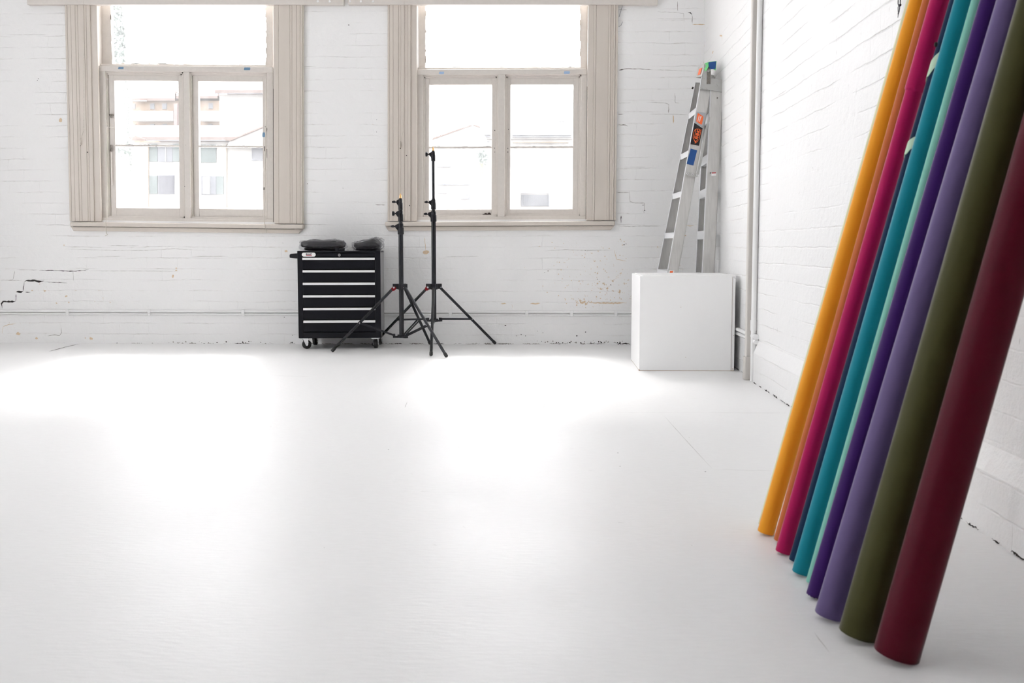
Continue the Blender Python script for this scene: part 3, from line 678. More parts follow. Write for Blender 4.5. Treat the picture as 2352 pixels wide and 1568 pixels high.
pts = sag(onY(612, 180, D - .004), onY(611, 290, D - .004), 6, .001) + sag(onY(610, 300, D - .006), onY(608, 495, D - .02), 7, .001) + [onY(608, 510, D - .062), onY(608, 521, D - .06), onY(613, 529, D - .04), onY(611, 534, D - .035), onY(602, 535, D - .035)]
m = MB(); m.tube(pts, .0026, 6); m.build('blind_cord', M['cord'], w1)
for (xa, ya, xb, yb, lab) in ((192, -200, 185, 332, 'beaded blind chain against the left casing of the left window'), (930, -200, 919, 338, 'beaded blind chain against the left casing of the right window')):
    t = empty('blind_chain', onY(xb, yb, D - .05), 0, lab, 'chain')
    a0, b0 = onY(xa, ya, D - .048), onY(xb + 7, 300, D - .048)
    m = MB()
    for i in range(150): m.ball(a0.lerp(b0, i / 150.0), .0028, 3)
    m.build('beads', M['cord'], t)
    m = MB(); m.tube([b0, onY(xb + 3, yb - 20, D - .048), onY(xb, yb - 3, D - .044)], .0018, 6); m.build('tail', M['cord'], t)
    m = MB(); m.tube([onY(xb, yb - 14, D - .036), onY(xb, yb + 1, D - .040)], .006, 8); m.build('cleat', M['beige'], t, smooth=True)
cord('short grey wire beside the top of the right window casing', [onY(1436, -60, D - .02), onY(1432, 5, D - .02), onY(1422, 39, D - .01)], .0022, 'wire', name='loose_wire', cat='wire')
cord('small bent wire hook just under the grey wire by the right window', [onY(1430, 50, D - .01), onY(1426, 59, D - .012), onY(1421, 61, D - .006)], .002, 'wire', name='wire_hook', cat='hook')

# ------------------------------------------------------------------ tool chest
f0, f1 = fl(692, 803), fl(880, 804.5)
Ych = .5 * (f0.y + f1.y) + .055
ang = math.radians(4.0)
cL = onY(686, 760, Ych - .01); cR = onY(875, 760, Ych + .03)
cw = (Vector((cR.x, cR.y, 0)) - Vector((cL.x, cL.y, 0))).length
cc = Vector(((cL.x + cR.x) / 2, (cL.y + cR.y) / 2, 0)); ang = math.atan2(cR.y - cL.y, cR.x - cL.x) + math.radians(1.5)
ch = empty('tool_chest', cc, ang, 'black rolling tool chest with six drawers below the gap between the windows', 'tool chest')
MW = WM[ch.name]
zt_, zb_ = onY(700, 576, cc.y).z, onY(700, 776, cc.y).z
hw, dp = cw / 2, .36
k1 = cw / 189.0        # metres per photo pixel on its front
def T(x, y, z): return MW @ Vector((x, y, z))
def cbox(m, x0, x1, y0, y1, z0, z1, mi=0):
    m.hexa([T(x0, y0, z0), T(x1, y0, z0), T(x1, y0, z1), T(x0, y0, z1)], [T(x0, y1, z0), T(x1, y1, z0), T(x1, y1, z1), T(x0, y1, z1)], mi)
dx0, dx1 = -hw + 11.5 * k1, hw - 12.5 * k1
def zpx(py): return zt_ - (py - 576) * (zt_ - zb_) / 200.0
m = MB()
cbox(m, -hw, dx0, 0, .03, zb_, zt_); cbox(m, dx1, hw, 0, .03, zb_, zt_); cbox(m, dx0, dx1, 0, .03, zb_, zpx(763)); cbox(m, dx0, dx1, .02, .03, zpx(763), zt_)
cbox(m, -hw, hw, .03, dp, zb_, zb_ + .02); cbox(m, -hw, hw, dp - .02, dp, zb_, zt_); cbox(m, -hw, hw, .0, dp, zt_ - .012, zt_)
m.build('cabinet_body', M['black'], ch, bevel=.003)
for e0, e1 in ((-hw, -hw + .012), (hw - .012, hw)):
    m = MB(); cbox(m, e0, e1, .03, dp, zb_, zt_ - .012); m.build('side_panel', M['side_reflect'], ch, bevel=.002)
m = MB(); cbox(m, dx0, dx1, .002, .018, zpx(589.5), zt_ - .016); TP = m.build('top_panel', M['black_face'], ch, bevel=.002)
hs = [591.5, 619.8, 648.4, 677, 706, 735, 762.5]
for i in range(6):
    m = MB(); za, zb2 = zpx(hs[i] + .5), zpx(hs[i + 1] - .8)
    cbox(m, dx0 + .002, dx1 - .002, .004, .018, zb2 + .003, za); dr = m.build('drawer', M['black_face'], ch, bevel=.002)
    m = MB(); cbox(m, dx0 + .001, dx1 - .001, -.010, .006, zpx(hs[i] + 4.8), zpx(hs[i] + .2)); cbox(m, dx0 + .001, dx1 - .001, -.013, -.006, zpx(hs[i] + 5.2), zpx(hs[i] + 3.8))
    m.build('drawer_pull', M['alu'], dr, bevel=.001)
# badge, lettering, lock
def pill(m, x0, x1, z0, z1, y0, y1, mi=0):
    r = (z1 - z0) / 2; pts = []
    for i in range(13): a = PI / 2 + PI * i / 12; pts.append((x0 + r + r * math.cos(a), (z0 + z1) / 2 + r * math.sin(a)))
    for i in range(13): a = -PI / 2 + PI * i / 12; pts.append((x1 - r + r * math.cos(a), (z0 + z1) / 2 + r * math.sin(a)))
    m.hexa([T(x, y0, z) for x, z in pts], [T(x, y1, z) for x, z in pts], mi)
bx0 = -hw + 10.5 * k1; bx1 = bx0 + 31.5 * k1
m = MB(); pill(m, bx0, bx1, zpx(589), zpx(580), -.002, .004); BD = m.build('badge', M['whiteprint'], TP)
xd = MW.to_3x3() @ Vector((1, 0, 0)); 
text('badge_lettering', 'BULLET', 4.9 * k1, M['navyprint'], T((bx0 + bx1) / 2 + .5 * k1, -.0024, zpx(583.4)), xd, (0, 0, 1), BD, sx=.9, bold=.0005)
m = MB(); cbox(m, (bx0 + bx1) / 2 - 6 * k1, (bx0 + bx1) / 2 + 7 * k1, -.0026, -.001, zpx(587), zpx(585.3)); m.build('badge_underline', M['redprint'], BD)
m = MB(); lc = T(-.0 + 1.5 * k1, 0, zpx(585.5)); m.tube([lc + Vector((0, .004, 0)), lc + Vector((0, -.006, 0))], .011, 16); lk = m.build('lock', M['chrome'], TP, smooth=True)
m = MB(); m.box(lc.x - .0015, lc.x + .0015, lc.y - .0075, lc.y - .004, lc.z - .006, lc.z + .006); m.build('keyhole', M['blackprint'], lk)
# side handle
m = MB(); z1h, z0h = zpx(581.5), zpx(593)
pr = [(-hw, z0h - .002), (-hw - 13 * k1, z0h + .001), (-hw - 18.5 * k1, z0h + .005), (-hw - 18.5 * k1, z1h - .009), (-hw - 15 * k1, z1h - .004), (-hw, z1h + .001)]
for y0_ in (.02, .31): m.hexa([T(x, y0_, z) for x, z in pr], [T(x, y0_ + .028, z) for x, z in pr])
m.hexa([T(-hw - 18.5 * k1, .02, z0h + .014), T(-hw - 11 * k1, .02, z0h + .014), T(-hw - 11 * k1, .02, z1h - .010), T(-hw - 18.5 * k1, .02, z1h - .010)],
       [T(-hw - 18.5 * k1, .338, z0h + .014), T(-hw - 11 * k1, .338, z0h + .014), T(-hw - 11 * k1, .338, z1h - .010), T(-hw - 18.5 * k1, .338, z1h - .010)])
m.build('push_handle', M['plasticb'], ch, bevel=.004)
# castors
def castor(x, y, a, brake):
    r = .034
    m = MB(); cbox(m, x - .032, x + .032, y - .028, y + .028, zb_ - .006, zb_); K = m.build('castor', M['chrome'], ch, bevel=.001)
    ca, sa = math.cos(a), math.sin(a)
    def q(u, v_, z): return T(x + u * ca - v_ * sa, y + u * sa + v_ * ca, z)
    zc = r + .0005
    m = MB()
    for s_ in (-1, 1):
        o_ = .017 * s_
        m.hexa([q(-.016, o_, zb_ - .006), q(.020, o_, zb_ - .006), q(.024, o_, zc + .012), q(.016, o_, zc - .012), q(.004, o_, zc - .008)],
               [q(-.016, o_ + .003 * s_, zb_ - .006), q(.020, o_ + .003 * s_, zb_ - .006), q(.024, o_ + .003 * s_, zc + .012), q(.016, o_ + .003 * s_, zc - .012), q(.004, o_ + .003 * s_, zc - .008)])
    m.hexa([q(-.016, -.02, zb_ - .010), q(.020, -.02, zb_ - .010), q(.020, .02, zb_ - .010), q(-.016, .02, zb_ - .010)], [q(-.016, -.02, zb_ - .004), q(.020, -.02, zb_ - .004), q(.020, .02, zb_ - .004), q(-.016, .02, zb_ - .004)])
    m.build('fork', M['chrome'], K, bevel=.001)
    m = MB(); m.tube([q(.014, -.013, zc), q(.014, -.010, zc), q(.014, .010, zc), q(.014, .013, zc)], [r - .004, r, r, r - .004], 24); m.build('wheel', M['rubber'], K, smooth=True)
    m = MB(); m.tube([q(.014, -.022, zc), q(.014, .022, zc)], .008, 10); m.build('axle', M['chrome'], K, smooth=True)
castor(-hw + .04, .035, math.radians(20), 0); castor(hw - .045, .04, math.radians(82), 0)
castor(-hw + .075, dp - .045, math.radians(80), 0); castor(hw - .04, dp - .04, math.radians(75), 0)

# wrapped black pads on top
def pad(x0, x1, y0, y1, z0, z1, seed, lift=0.0, grow=0.0, amp=.008, n=26, sq=5.0, zf=None):
    m = MB(); vs = []; fs = []; c = ((x0 + x1) / 2, (y0 + y1) / 2, (z0 + z1) / 2); h = ((x1 - x0) / 2 + grow, (y1 - y0) / 2 + grow, (z1 - z0) / 2 + grow * .6)
    rings = n // 2 * 2
    for i in range(n + 1):
        th = -PI / 2 + PI * i / n
        for j in range(2 * n):
            ph = PI * j / n
            def sp(a, e): return math.copysign(abs(a) ** e, a)
            e = 2 / sq
            X, Y, Z = sp(math.cos(th), .35) * sp(math.cos(ph), e), sp(math.cos(th), .35) * sp(math.sin(ph), e), sp(math.sin(th), .7)
            d = noise.noise(Vector((X * 3 + seed, Y * 3, Z * 2))) + .6 * noise.noise(Vector((X * 9 + seed, Y * 9, Z * 5)))
            k = 1 + d * amp * 6
            zz = c[2] + Z * h[2] * (1 + d * amp * 28)
            if zf: zz += zf(X) * (Z * .5 + .5)
            zz = max(zz, zt_ + .001)
            vs.append(T(c[0] + X * h[0] * k, c[1] + Y * h[1] * k, zz))
    for i in range(n):
        for j in range(2 * n):
            fs.append((i * 2 * n + j, i * 2 * n + (j + 1) % (2 * n), (i + 1) * 2 * n + (j + 1) % (2 * n), (i + 1) * 2 * n + j))
    m.add(vs, fs); return m
def xp(px): return (px - 780.5) * k1
H1 = 24 * k1
pA = empty('wrapped_pad', T(xp(740), .15, zt_), ang, 'folded black pad in clear plastic, wider flat one at left on the tool chest', 'bag', 'plastic wrapped black pads on the tool chest')
pad(xp(690), xp(790), .03, .26, zt_ + .020, zt_ + H1 * .98, 1.0).build('pad', M['bag'], pA, smooth=True)
pad(xp(698), xp(788), .05, .24, zt_ + .001, zt_ + .028, 2.0).build('lower_fold', M['bag'], pA, smooth=True)
pad(xp(687), xp(793), .02, .27, zt_ + .004, zt_ + H1 * 1.03, 3.0, grow=.002, amp=.014).build('plastic_wrap', M['wrap'], pA, smooth=True)
pB = empty('wrapped_pad', T(xp(846), .15, zt_), ang, 'folded black pad in clear plastic, shorter peaked one at right on the tool chest', 'bag', 'plastic wrapped black pads on the tool chest')
zf = lambda X: max(0, 1 - abs(X - .45) / 1.0) * .030
pad(xp(812), xp(875), .03, .25, zt_ + .018, zt_ + H1 * .80, 5.0, zf=zf).build('pad', M['bag'], pB, smooth=True)
pad(xp(816), xp(874), .05, .24, zt_ + .001, zt_ + .028, 6.0).build('lower_fold', M['bag'], pB, smooth=True)
pad(xp(809), xp(880), .02, .26, zt_ + .004, zt_ + H1 * .86, 7.0, grow=.002, amp=.02, zf=zf).build('plastic_wrap', M['wrap'], pB, smooth=True)
t = empty('plastic_clamp', T(xp(780), .04, zt_), ang, 'small black plastic fitting in front of the flat wrapped pad', 'clamp')
m = MB(); 
m.tube([T(xp(776), -.004 + .03, zt_ + .001), T(xp(776), .026, zt_ + .022)], .016, 14); m.build('collar', M['plasticb'], t, smooth=True)
m = MB(); cbox(m, xp(778), xp(793), .018, .04, zt_ + .001, zt_ + .017); m.build('arm', M['plasticb'], t, bevel=.003)
m = MB(); m.add([T(xp(795) + i * .006, .03 + random.uniform(-.012, .012), zt_ + .002 + random.uniform(0, .012)) for i in range(8)] + [T(xp(795) + i * .006, .055 + random.uniform(-.01, .01), zt_ + .004 + random.uniform(0, .01)) for i in range(8)], [(i, i + 1, i + 9, i + 8) for i in range(7)])
o = m.build('paper_tag', M['tag']); md = o.modifiers.new('t', 'SOLIDIFY'); md.thickness = .001
tag(o, 'small crumpled white tag between the two wrapped pads', 'tag')

# ------------------------------------------------------------------ light stands
def stand(polepx, feet, hub_y, low_y, tubes, collars, top_y, label, knobs, kneepx=None):
    fp = [fl(*f) for f in feet]; c = sum(fp, Vector()) / 3
    c = Vector((onY(polepx, 700, c.y).x, c.y, 0))
    zz = lambda py: onY(polepx, py, c.y).z
    t = empty('light_stand', c, 0, label, 'light stand', 'black lighting stands by the window wall')
    k = [i for i in range(len(tubes))]
    for (ya, yb, r) in tubes:
        m = MB(); m.tube([(c.x, c.y, zz(ya)), (c.x, c.y, zz(yb))], r, 20); m.build('column_tube', M['tube'], t, smooth=True)
    for (ya, yb, r), kn in zip(collars, knobs):
        m = MB(); za, zb3 = zz(ya), zz(yb); h = zb3 - za   # za lower
        m.tube([(c.x, c.y, za), (c.x, c.y, za + h * .62), (c.x, c.y, za + h * .70), (c.x, c.y, zb3)], [r, r, r * .86, r * .82], 18)
        # clamp lug to the left
        s = 1
        m.hexa([(c.x - r * .7, c.y - .009, za + h * .28), (c.x - r * 1.75, c.y - .008, za + h * .62), (c.x - r * 1.75, c.y - .008, za + h * .86), (c.x - r * .6, c.y - .009, zb3 - h * .02)],
               [(c.x - r * .7, c.y + .009, za + h * .28), (c.x - r * 1.75, c.y + .008, za + h * .62), (c.x - r * 1.75, c.y + .008, za + h * .86), (c.x - r * .6, c.y + .009, zb3 - h * .02)])
        C_ = m.build('clamp_collar', M['plasticb'], t, bevel=.0015, smooth=False)
        m = MB(); kx = c.x - r * 1.7; kz = za + h * .72
        m.tube([(kx, c.y, kz), (kx - .012, c.y, kz)], .005, 8)
        if kn: m.tube([(kx - .010, c.y, kz), (kx - .014, c.y, kz), (kx - .026, c.y, kz), (kx - .028, c.y, kz)], [.010, .016, .018, .015], 10)
        else: m.hexa([(kx - .008, c.y - .004, kz + .006), (kx - .016, c.y - .004, kz + .012), (kx - .034, c.y - .004, kz + .006), (kx - .034, c.y - .004, kz - .004), (kx - .014, c.y - .004, kz - .008)],
                     [(kx - .008, c.y + .004, kz + .006), (kx - .016, c.y + .004, kz + .012), (kx - .034, c.y + .004, kz + .006), (kx - .034, c.y + .004, kz - .004), (kx - .014, c.y + .004, kz - .008)])
        m.build('clamp_knob', M['plasticb'], C_, bevel=.001)
    zt2 = zz(collars[0][1])
    m = MB(); ztp = zz(top_y); m.tube([(c.x, c.y, zt2 - .004), (c.x, c.y, zt2 + .006)], .011, 12); m.build('spigot_seat', M['plasticb'], t, smooth=True)
    m = MB(); m.tube([(c.x, c.y, zt2 + .004), (c.x, c.y, zt2 + .014), (c.x, c.y, zt2 + .018), (c.x, c.y, zt2 + .024), (c.x, c.y, ztp - .012), (c.x, c.y, ztp - .010), (c.x, c.y, ztp)], [.008, .008, .0062, .008, .007, .0045, .004], 14)
    m.build('spigot', M['brass'], t, smooth=True)
    # upper hub with three lugs, lower spreader hub
    zh0, zh1 = zz(hub_y + 7), zz(hub_y - 6)
    r0 = tubes[-1][2]
    dirs = [(f - c).normalized() for f in fp]
    mh = MB(); mh.tube([(c.x, c.y, zh0), (c.x, c.y, zh1)], r0 + .010, 20)
    ml = MB(); zl0 = zz(low_y + 2.5); ml.tube([(c.x, c.y, zl0), (c.x, c.y, zl0 + .022)], r0 + .014, 20)
    for d in dirs:
        s_ = Vector((-d.y, d.x, 0))
        for mm, R_, z0_, z1_ in ((mh, .062, zh0 + .004, zh1), (ml, .064, zl0, zl0 + .012)):
            a = Vector((c.x, c.y, 0))
            p = [a + s_ * .020, a + d * R_ + s_ * .013, a + d * R_ - s_ * .013, a - s_ * .020]
            mm.hexa([q + Vector((0, 0, z0_)) for q in p], [q + Vector((0, 0, z1_)) for q in p])
        for e in (-1, 1):
            a = Vector((c.x, c.y, 0)) + d * .055 + s_ * .009 * e; ml.hexa([a + d * -.008 + Vector((0, 0, zl0)), a + d * .008 + Vector((0, 0, zl0)), a + d * .008 + s_ * .003 * e + Vector((0, 0, zl0)), a - d * .008 + s_ * .003 * e + Vector((0, 0, zl0))],
                    [a + d * -.008 + Vector((0, 0, zl0 + .028)), a + d * .008 + Vector((0, 0, zl0 + .028)), a + d * .008 + s_ * .003 * e + Vector((0, 0, zl0 + .028)), a - d * .008 + s_ * .003 * e + Vector((0, 0, zl0 + .028))])
    mh.build('leg_hub', M['plasticb'], t, bevel=.002); ml.build('spreader_hub', M['plasticb'], t, bevel=.0015)
    lf = sorted(range(3), key=lambda i: fp[i].x)[0]
    for i, (f, d) in enumerate(zip(fp, dirs)):
        s_ = Vector((-d.y, d.x, 0))
        a = Vector((c.x, c.y, (zh0 + zh1) / 2 - .006)) + d * .052; b = Vector((f.x, f.y, .010))
        m = MB(); u = (b - a).normalized(); m.tube([a, b - u * .02], .0105, 12); LG = m.build('leg', M['tube'], t, smooth=True)
        m = MB(); m.tube([b - u * .028, b - u * .004, b], [.0125, .0125, .0095], 12); m.build('foot_cap', M['rubber'], LG, smooth=True)
        kn = a.lerp(b, .555); lo = Vector((c.x, c.y, zl0 + .018)) + d * .056
        m = MB()
        for e in (-1, 1):
            m = MB(); m.beam(lo + s_ * .009 * e, kn + s_ * .011 * e - u * .0, .0035, .013); m.build('brace', M['plasticb'], t, bevel=.001)
        for rp in (kn, a):
            m = MB(); m.tube([rp + s_ * .015, rp - s_ * .015], .0042, 8); m.build('rivet', M['chrome'], LG, smooth=True)
        if i == lf:
            m = MB(); p = a + Vector((0, 0, -.006)); m.tube([p + s_ * .018, p - s_ * .018], .014, 12); m.box(p.x - .019, p.x + .004, p.y - .012, p.y + .012, p.z - .018, p.z + .004)
            m.build('locking_catch', M['red'], t, bevel=.002)
            m = MB(); pp = p + Vector((.002, -.019, .006)); m.tube([pp, pp + Vector((0, -.004, 0))], .007, 10); m.build('catch_pin', M['chrome'], t, smooth=True)
    return t
stand(922, [(762, 810), (1026, 822), (988, 792)], 657.5, 772.5, [(484, 457, .0105), (510, 480, .0130), (538, 505, .0145), (775, 535, .0172)],
      [(482, 457, .0165), (508, 483, .0190), (538, 513, .0225)], 444.5, 'shorter black light stand in front, three collars stacked close together', [0, 1, 0])
stand(997, [(990, 819), (1138, 791.5), (856, 795)], 657.5, 736, [(460, 360, .0112), (485, 456, .0135), (735, 500, .0172)],
      [(370, 348, .0165), (481, 458, .0190), (509, 485, .0225)], 337.5, 'taller black light stand behind, its top section drawn up over the window', [1, 0, 0])

# ------------------------------------------------------------------ white box plinth
bF, bR = fl(1468, 851), fl(1686, 851)
bxL, bxR, byF = bF.x, min(bR.x, XR - .036), bF.y
bz = onY(1570, 632, byF).z; byB = byF + .585
t = empty('display_plinth', ((bxL + bxR) / 2, (byF + byB) / 2, 0), 0, 'white cube plinth on the floor in the corner in front of the ladder', 'box')
e = .018
def boxpart(nm, *a, mt='lam'):
    m = MB(); m.box(*a); return m.build(nm, M[mt], t, bevel=.0012)
boxpart('front_panel', bxL, bxR - .020, byF, byF + e, .003, bz - .004)
boxpart('side_panel', bxL, bxL + e, byF + e + .0008, byB, .003, bz - .004)
boxpart('side_panel', bxR - .018, bxR, byF + .004, byB, .003, bz - e - .001)
boxpart('rear_panel', bxL + e, bxR - e, byB - e, byB, .003, bz - e)
boxpart('top_panel', bxL + e + .001, bxR + .004, byF + e + .001, byB, bz - e, bz - .0005)
m = MB(); m.box(bxL + .001, bxR - .001, byF + .001, byB - .001, 0, .003); m.box(bxR - .0195, bxR - .0185, byF + .003, byF + .010, .003, bz - .01); m.build('raw_edge', M['lam_edge'], t)
m = MB()
for (x, y, r) in ((1468, 849.5, 1.5), (1685.3, 770, 1.0), (1683, 847, 1.2), (1564, 705, .7), (1575, 820, .7)):
    m = MB(); blot(m, onY(x, y, byF), r / 371, 0, (1, 0, 0), (0, 0, 1), NB); m.build('chip', M['lam_edge'], t)

# ------------------------------------------------------------------ ladder
YN0, YF0, YN1, YF1 = 6.93, 7.38, 6.99, 7.30     # near and far rail planes at the foot and at the top
ld = empty('step_ladder', (onY(1532, 626, YN0).x, 7.15, 0), 0, 'tall aluminium stepladder with black and orange stickers leaning in the corner behind the white box', 'ladder')
def rail(pts_l, pts_r, Ya, Yb, depth, mt='ladder', edge=True, name='rail', inward=1, zfloor=True):
    """pts: (px,py) of left/right edge at lower and upper measured heights; extended straight down to the floor"""
    lo_l, up_l = onY(*pts_l[0], Ya), onY(*pts_l[1], Yb); lo_r, up_r = onY(*pts_r[0], Ya), onY(*pts_r[1], Yb)
    def ext(lo, up, z): k = (z - lo.z) / (up.z - lo.z); return lo.lerp(up, k) if 0 <= k <= 1 else lo + (up - lo) * k
    z0_ = 0.012
    a, b = ext(lo_l, up_l, z0_), ext(lo_r, up_r, z0_); c_, d_ = up_r, up_l
    sh = Vector((0, .003 * inward, 0)); m = MB(); m.prism([a, b, c_, d_], sh)          # web
    wv = (b - a).normalized() * .003; fd = Vector((0, depth * inward, 0))
    m.hexa([a, a + wv, d_ + wv, d_], [p + fd for p in (a, a + wv, d_ + wv, d_)], 1 if edge else 0)
    m.hexa([b - wv, b, c_, c_ - wv], [p + fd for p in (b - wv, b, c_, c_ - wv)], 0)
    o = m.build(name, [M[mt], M['ladder_edge']], ld)
    return a, b, c_, d_
# front section
A = rail([(1533, 625), (1613, 170)], [(1558, 625), (1637, 185)], YN0, YN1, .028, name='front_rail')
Bq = rail([(1508.5, 625), (1596, 190)], [(1533, 625), (1616, 190)], YF0, YF1, .028, name='front_rail', inward=-1)
m = MB()   # bright flange on the near rail seen on the left
# rear section
Cq = rail([(1613, 625), (1633, 190)], [(1641, 625), (1661, 190)], YN0 - .03, YN1 - .02, .028, name='rear_rail')
Dq = rail([(1596.5, 625), (1618, 200)], [(1619, 625), (1642, 200)], YF0 + .02, YF1, .028, name='rear_rail', inward=-1)
def along(q, s): return q[0].lerp(q[3], s), q[1].lerp(q[2], s)
def at_z(q, z):
    s = (z - q[0].z) / (q[3].z - q[0].z); return along(q, s)
# treads of the front section, rungs of the rear one
for py in (246, 342, 438, 532, 621, 712, 800):
    z = onY(1590, py, YN0).z if py < 700 else None
for i, z in enumerate([onY(1599, 247, YN1).z, onY(1580, 343, YN0).z, onY(1563, 438, YN0).z, onY(1544, 533, YN0).z, onY(1529, 621, YN0).z, onY(1529, 621, YN0).z - .285]):
    a, b = at_z(A, z); c_, d_ = at_z(Bq, z)
    a = a + Vector((-.002, .002, 0)); c_ = c_ + Vector((-.002, -.002, 0)); w_ = (b - a) * 1.0
    m = MB(); dn = Vector((0, 0, -.040))
    m.hexa([a, c_, c_ + Vector((w_.x * .95, 0, 0)), a + Vector((w_.x * .95, 0, 0))], [p + Vector((0, 0, -.004)) for p in (a, c_, c_ + Vector((w_.x * .95, 0, 0)), a + Vector((w_.x * .95, 0, 0)))])
    m.hexa([a, c_, c_ + Vector((.003, 0, 0)), a + Vector((.003, 0, 0))], [p + dn for p in (a, c_, c_ + Vector((.003, 0, 0)), a + Vector((.003, 0, 0)))])
    m.build('tread', M['ladder_edge'], ld)
for z in (onY(1600, 258, YN1).z, onY(1600, 352, YN0).z, onY(1600, 431, YN0).z, onY(1600, 529, YN0).z, onY(1600, 529, YN0).z - .30, onY(1600, 529, YN0).z - .59):
    a, b = at_z(Cq, z); c_, d_ = at_z(Dq, z)
    m = MB(); dn = Vector((0, 0, -.060))
    pa, pc = a + Vector((.001, .003, 0)), c_ + Vector((.001, -.003, 0))
    m.hexa([pa, pc, pc + Vector((.032, 0, 0)), pa + Vector((.032, 0, 0))], [p + dn for p in (pa, pc, pc + Vector((.032, 0, 0)), pa + Vector((.032, 0, 0)))])
    m.build('rung', M['ladder_edge'], ld, bevel=.003)
# feet
for q in (A, Bq, Cq, Dq):
    m = MB(); p = (q[0] + q[1]) / 2; m.box(q[0].x - .004, q[1].x + .004 if q[1].x + .004 < XR - .002 else XR - .002, p.y - .02, p.y + .02, 0, .03); m.build('foot', M['rubber'], ld, bevel=.003)
# top hinge casting (near side), slot, bolts
Yp = YN1 - .026
def lq(pts, Y, th, mt, name, par=ld, bev=0):
    m = MB(); m.prism([onY(x, y, Y) for x, y in pts], (0, th, 0)); return m.build(name, M[mt], par, bevel=bev)
plate = lq([(1609, 204), (1614, 176), (1617, 147), (1628, 150), (1634, 180), (1663, 183), (1661, 212), (1633, 207)], Yp - .004, .006, 'hinge', 'hinge_plate')
lq([(1624, 163), (1632, 163), (1632, 193), (1623, 193)], Yp - .006, .003, 'metalworn', 'hinge_slot', plate)
for (x, y, r) in ((1650, 193.5, 3.2), (1627, 163, 2.2), (1618.5, 179, 1.6), (1614, 201, 1.8), (1625, 203, 1.8)):
    m = MB(); p = onY(x, y, Yp - .004); m.tube([p, p + Vector((0, -.005, 0))], r / 327 * 1.2, 12); m.build('bolt', M['hinge'], plate, smooth=True)
lq([(1620, 170), (1650, 174), (1650, 190), (1618, 188)], YF1 + .0, .004, 'hinge', 'hinge_plate')
# top cap with orange print
m = MB(); a, b = onY(1609, 158, YN1 - .01), onY(1620, 144, YN1 - .01); c_, d_ = onY(1602, 170, YF1), onY(1611, 156, YF1)
m.hexa([onY(1611, 176, YN1 - .012), onY(1619, 144, YN1 - .012), onY(1632, 148, YN1 - .012), onY(1634, 182, YN1 - .012)], [onY(1598, 178, YF1), onY(1604, 152, YF1), onY(1616, 156, YF1), onY(1618, 182, YF1)])
cap = m.build('top_cap', M['hinge'], ld, bevel=.004)
pa, pb, pc, pd = onY(1611, 172, YN1 - .012), onY(1617.5, 148, YN1 - .012), onY(1604.2, 155, YF1), onY(1598.5, 177, YF1)
def mixq(u, v_): return (pa.lerp(pd, u)).lerp(pb.lerp(pc, u), v_) + Vector((-.0015, 0, 0))
m = MB(); m.prism([mixq(.2, .1), mixq(.7, .1), mixq(.7, .75), mixq(.2, .75)], (-.0008, 0, 0)); m.build('orange_label', M['orange'], cap)
m = MB(); m.tube([onY(1592, 200, YF1 - .01), onY(1590, 204, YF1 - .01)], .006, 8); m.build('latch_knob', M['crack'], ld, smooth=True)
# spreader linkage
Yl = YN0 + .018
m = MB(); Q = [onY(1629, 270, Yl), onY(1619, 312, Yl), onY(1609, 372, Yl), onY(1602, 401, Yl)]
for a, b in zip(Q[:-1], Q[1:]): m.beam(a, b, .016, .004, up=(0, 1, 0))
sp_ = m.build('spreader_arm', M['hinge'], ld, bevel=.001)
for p in (Q[0], onY(1624, 297, Yl), onY(1621, 302, Yl), onY(1606, 377, Yl), onY(1607, 384, Yl), Q[3]):
    m = MB(); m.tube([p, p + Vector((0, -.006, 0))], .005, 10); m.build('rivet', M['hinge'], sp_, smooth=True)
pl_ = lq([(1576, 394), (1603, 399), (1604, 405), (1600, 406), (1577, 402), (1575, 398)], YN0 - .008, .006, 'hinge', 'link_plate', ld, .001)
for x, y in ((1579, 397.7), (1590.5, 399.8), (1601.5, 401.7)):
    m = MB(); p = onY(x, y, YN0 - .008); m.tube([p, p + Vector((0, -.003, 0))], .0065, 12); r_ = m.build('rivet', M['ladder_edge'], pl_, smooth=True)
    m = MB(); m.tube([p + Vector((0, -.003, 0)), p + Vector((0, -.0045, 0))], .0035, 10); m.build('rivet_head', M['metalworn'], r_, smooth=True)
# labels and tape
Ys = YN0 - .0015
def rail_y(py): return YN0 + (YN1 - YN0) * (625 - py) / 455.0 - .0022
def sq_(pts, mt, nm, par, lift=0.0):
    m = MB(); q = [onY(x, y, rail_y(y) - lift) for x, y in pts]; m.prism(q, (0, .0006, 0)); return m.build(nm, M[mt], par)
g_ = sq_([(1600, 256), (1620.5, 259), (1614.5, 293), (1595.5, 281)], 'greyprint', 'maker_label', ld)
o_ = sq_([(1602.5, 259.5), (1605, 260.5), (1615, 267), (1615.4, 270), (1612, 286), (1609, 285.5), (1599.5, 279), (1599.3, 277)], 'orange', 'orange_field', g_, .0006)
b_ = sq_([(1595, 282), (1613.8, 294.5), (1605.6, 334.8), (1585.6, 331)], 'blackprint', 'product_label', ld)
dirR = (onY(1606, 296, YN0) - onY(1597.5, 328, YN0)); xr = dirR.normalized(); yr = Vector((-xr.z, 0, xr.x)) * 1.0
